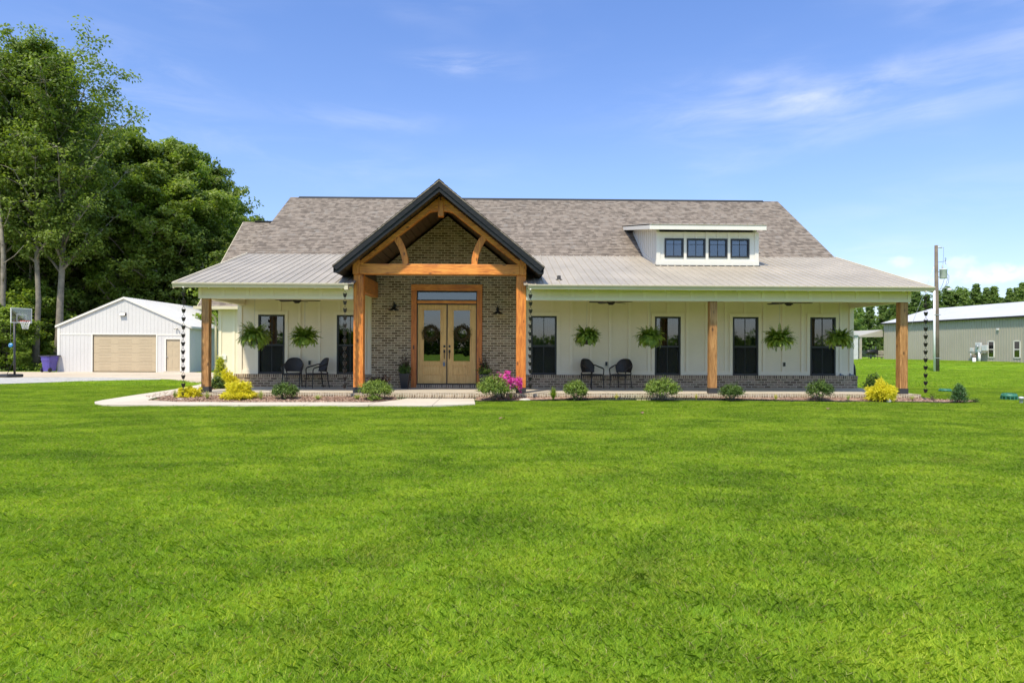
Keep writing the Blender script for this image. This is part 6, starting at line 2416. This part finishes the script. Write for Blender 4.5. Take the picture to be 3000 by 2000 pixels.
# extra trunks visible in the shade of the wood
rt = random.Random(9)
tl = ['thin bare trunk at the left edge of the photo', 'slim trunk close left of the thick pale trunk', 'slim dark trunk between the two pale trunks', 'slim dark trunk right of the second pale trunk', 'pale thin trunk rising above the garage peak', 'leaning dark trunk above the left garage slope']
for i, (px_, Y, w_, top, mt) in enumerate(((10, 45.5, .16, 560, 'bark'), (84, 50, .10, 620, 'barkd'), (140, 52, .11, 640, 'barkd'), (205, 54, .12, 640, 'barkd'), (393, 55, .12, 690, 'bark'), (285, 60, .13, 620, 'barkd'))):
    p = at(px_, top, Y)
    t = thing('tree_trunk', tl[i], 'tree trunk', (p.x, Y, -.3), group='bare trunks in the wood')
    H = p.z + .3
    MB().tube([(0, 0, 0), (rt.uniform(-.15, .15), 0, H * .3), (rt.uniform(-.3, .3), .1, H * .65), (rt.uniform(-.4, .4), 0, H)], [w_ * 1.2, w_, w_ * .8, w_ * .5], 8).build('trunk', mt, t)
    b = MB()
    for k in range(5):
        z = H * (.5 + .1 * k)
        a = rt.uniform(0, 6.28)
        b.tube([(0, 0, z), (math.cos(a) * .7, math.sin(a) * .7, z + .5), (math.cos(a) * 1.3, math.sin(a) * 1.3, z + 1.2)], [.035, .025, .01], 5)
    b.build('branch', mt, t)


# undergrowth along the foot of the wood and the shade behind it
def mass(name, kind_mat, boxes, leaf, seed):
    rs = np.random.RandomState(seed)
    VV, RR = [], []
    for (x0, x1, y0, y1, h0, h1, n) in boxes:
        nc = n // 60
        cx, cy = rs.uniform(x0, x1, nc), rs.uniform(y0, y1, nc)
        cz = rs.uniform(0, 1, nc) ** 1.1 * (h1 + (h0 - h1) * rs.uniform(0, 1, nc))
        for i in range(nc):
            d = unit(rs.normal(size=(60, 3))) * rs.uniform(0, 1, (60, 1)) ** .4
            r = rs.uniform(.6, 1.4) * leaf * 5
            C_ = np.array([cx[i], cy[i], cz[i] - .15 + gh(cx[i], cy[i])]) + d * [r, r, r * .65]
            C_[:, 2] = np.maximum(C_[:, 2], gh(cx[i], cy[i]))
            VV.append(leaves(rs, C_, unit(d + [0, 0, .7]), leaf, leaf * .62, .6))
            RR.append(np.clip(rs.uniform(.1, .6) + d[:, 2] * .12 + rs.uniform(-.2, .2, 60), 0, 1))
    o = leafmesh(name, np.concatenate(VV), np.concatenate(RR), kind_mat)
    tag(o, kind='stuff')
    return o


mass('undergrowth', 'tree1', [(-60, -28, 44.5, 47.5, .2, 1.1, 15000), (-28, -8, 54.2, 57, .5, 3.5, 9000), (-17, -9, 46, 52, .2, 1.2, 3000)], .10, 1)
mass('undergrowth', 'tree3', [(-62, -28, 49, 56, 1, 6, 13000), (-40, -22, 64, 72, 3, 9, 14000), (-22, 0, 66, 72, 1, 7, 8000), (-75, -40, 60, 72, 3, 13, 12000)], .17, 2)

# right hand tree line
GR = 'row of trees beyond the taupe building'
fA = make_tree('pointed_tree', '', 'tree', 21, 'far', 'barkd', GR, H=12, cb=.8, RW=2.5, n_limb=110, leaf=.12, per=26, sub=2, up=.45, prof='cone', trunk=.14, clump=.42)
fB = make_tree('pointed_tree', '', 'tree', 22, 'far', 'barkd', GR, H=12, cb=.8, RW=3.6, n_limb=50, leaf=.2, per=38, sub=2, up=.5, prof='oval', trunk=.16, clump=.85)
protos.update({'G': (fA, 12), 'H': (fB, 12)})
RT = [(2490, 905, 98, 'H'), (2520, 884, 103, 'G'), (2548, 868, 99, 'G'), (2586, 862, 104, 'G'), (2618, 842, 99, 'G'), (2650, 852, 105, 'H'), (2684, 838, 98, 'G'), (2716, 858, 103, 'G'), (2748, 846, 99, 'G'), (2776, 834, 104, 'G'), (2803, 850, 106, 'H'), (2828, 842, 99, 'G'), (2847, 872, 104, 'G'), (2862, 826, 100, 'G'), (2888, 838, 104, 'G'), (2910, 834, 99, 'G'), (2936, 868, 103, 'G'), (2956, 840, 100, 'G'), (2976, 838, 104, 'G'), (3000, 822, 99, 'G'), (3034, 826, 103, 'G'), (3070, 835, 104, 'G'), (2410, 930, 104, 'H'), (2450, 915, 100, 'G')]
RL = ['above the fence, partly hidden by the farmhouse', 'left of the right corner post, behind the fence', 'above the lean-to roof', 'close left of the right corner post', 'directly behind the right corner post', 'just right of the right corner post', 'behind the outermost rain chain, left side',
      'behind the outermost rain chain, right side', 'directly behind the utility pole', 'just right of the utility pole, below its lamp', 'second right of the utility pole', 'third right of the utility pole, pointed', 'short one right of the pointed trio',
      'tall pointed one above the middle of the long roof', 'narrow one right of the tall pointed one', 'second narrow one above the meter boxes', 'lower rounded one above the first small window', 'narrow one above the second small window', 'twin pointed one near the right edge', 'tallest at the right edge of the photo',
      'cut off by the right edge', 'beyond the right edge', 'mostly hidden behind the farmhouse', 'hidden behind the farmhouse corner']
for (px_, pyt, Y, k), lab in zip(RT, RL):
    plant(k, px_, pyt, Y, ('pointed' if k == 'G' else 'rounded') + ' far tree ' + lab, px_ * .37, 1.0 + (px_ % 7) * .03)
mass('undergrowth', 'far', [(52, 125, 104, 110, 2, 6.2, 22000), (40, 60, 96, 99, .5, 2.5, 5000)], .22, 3)
# low wood behind the viewer, seen only in the window glass
mass('distant_wood', 'tree3', [(-110, 110, -96, -89, 3.2, 4.6, 60000), (-40, 0, -95, -90, 4.5, 6.2, 9000)], .3, 4)

# a few fallen leaves on the lawn
rf_ = random.Random(3)
for px_, py_, lab in ((1471, 1233, 'pale fallen leaf on the lawn below the magenta flowers'), (1880, 1216, 'pale curled fallen leaf on the lawn below the second window right of the entrance'),
                      (2426, 1203, 'small fallen leaf on the lawn below the last window shrub')):
    p = gr(px_, py_)
    mb = MB()
    pts = []
    for k in range(7):
        u = k / 6
        wv = .045 * math.sin(math.pi * min(1, u * .9 + .06))
        z = .05 + .02 * math.sin(u * 3) 
        pts.append(((u - .5) * .15, wv, z))
        pts.append(((u - .5) * .15, 0, z - .008))
        pts.append(((u - .5) * .15, -wv, z + .004))
    mb.add(pts, [(3 * k + q, 3 * k + q + 1, 3 * k + q + 4, 3 * k + q + 3) for k in range(6) for q in (0, 1)], True)
    o = mb.build('fallen_leaf', 'chips', None, (p.x, p.y, 0))
    o.rotation_euler.z = rf_.uniform(0, 3)
    tag(o, lab, 'leaf', 'fallen leaves on the lawn')
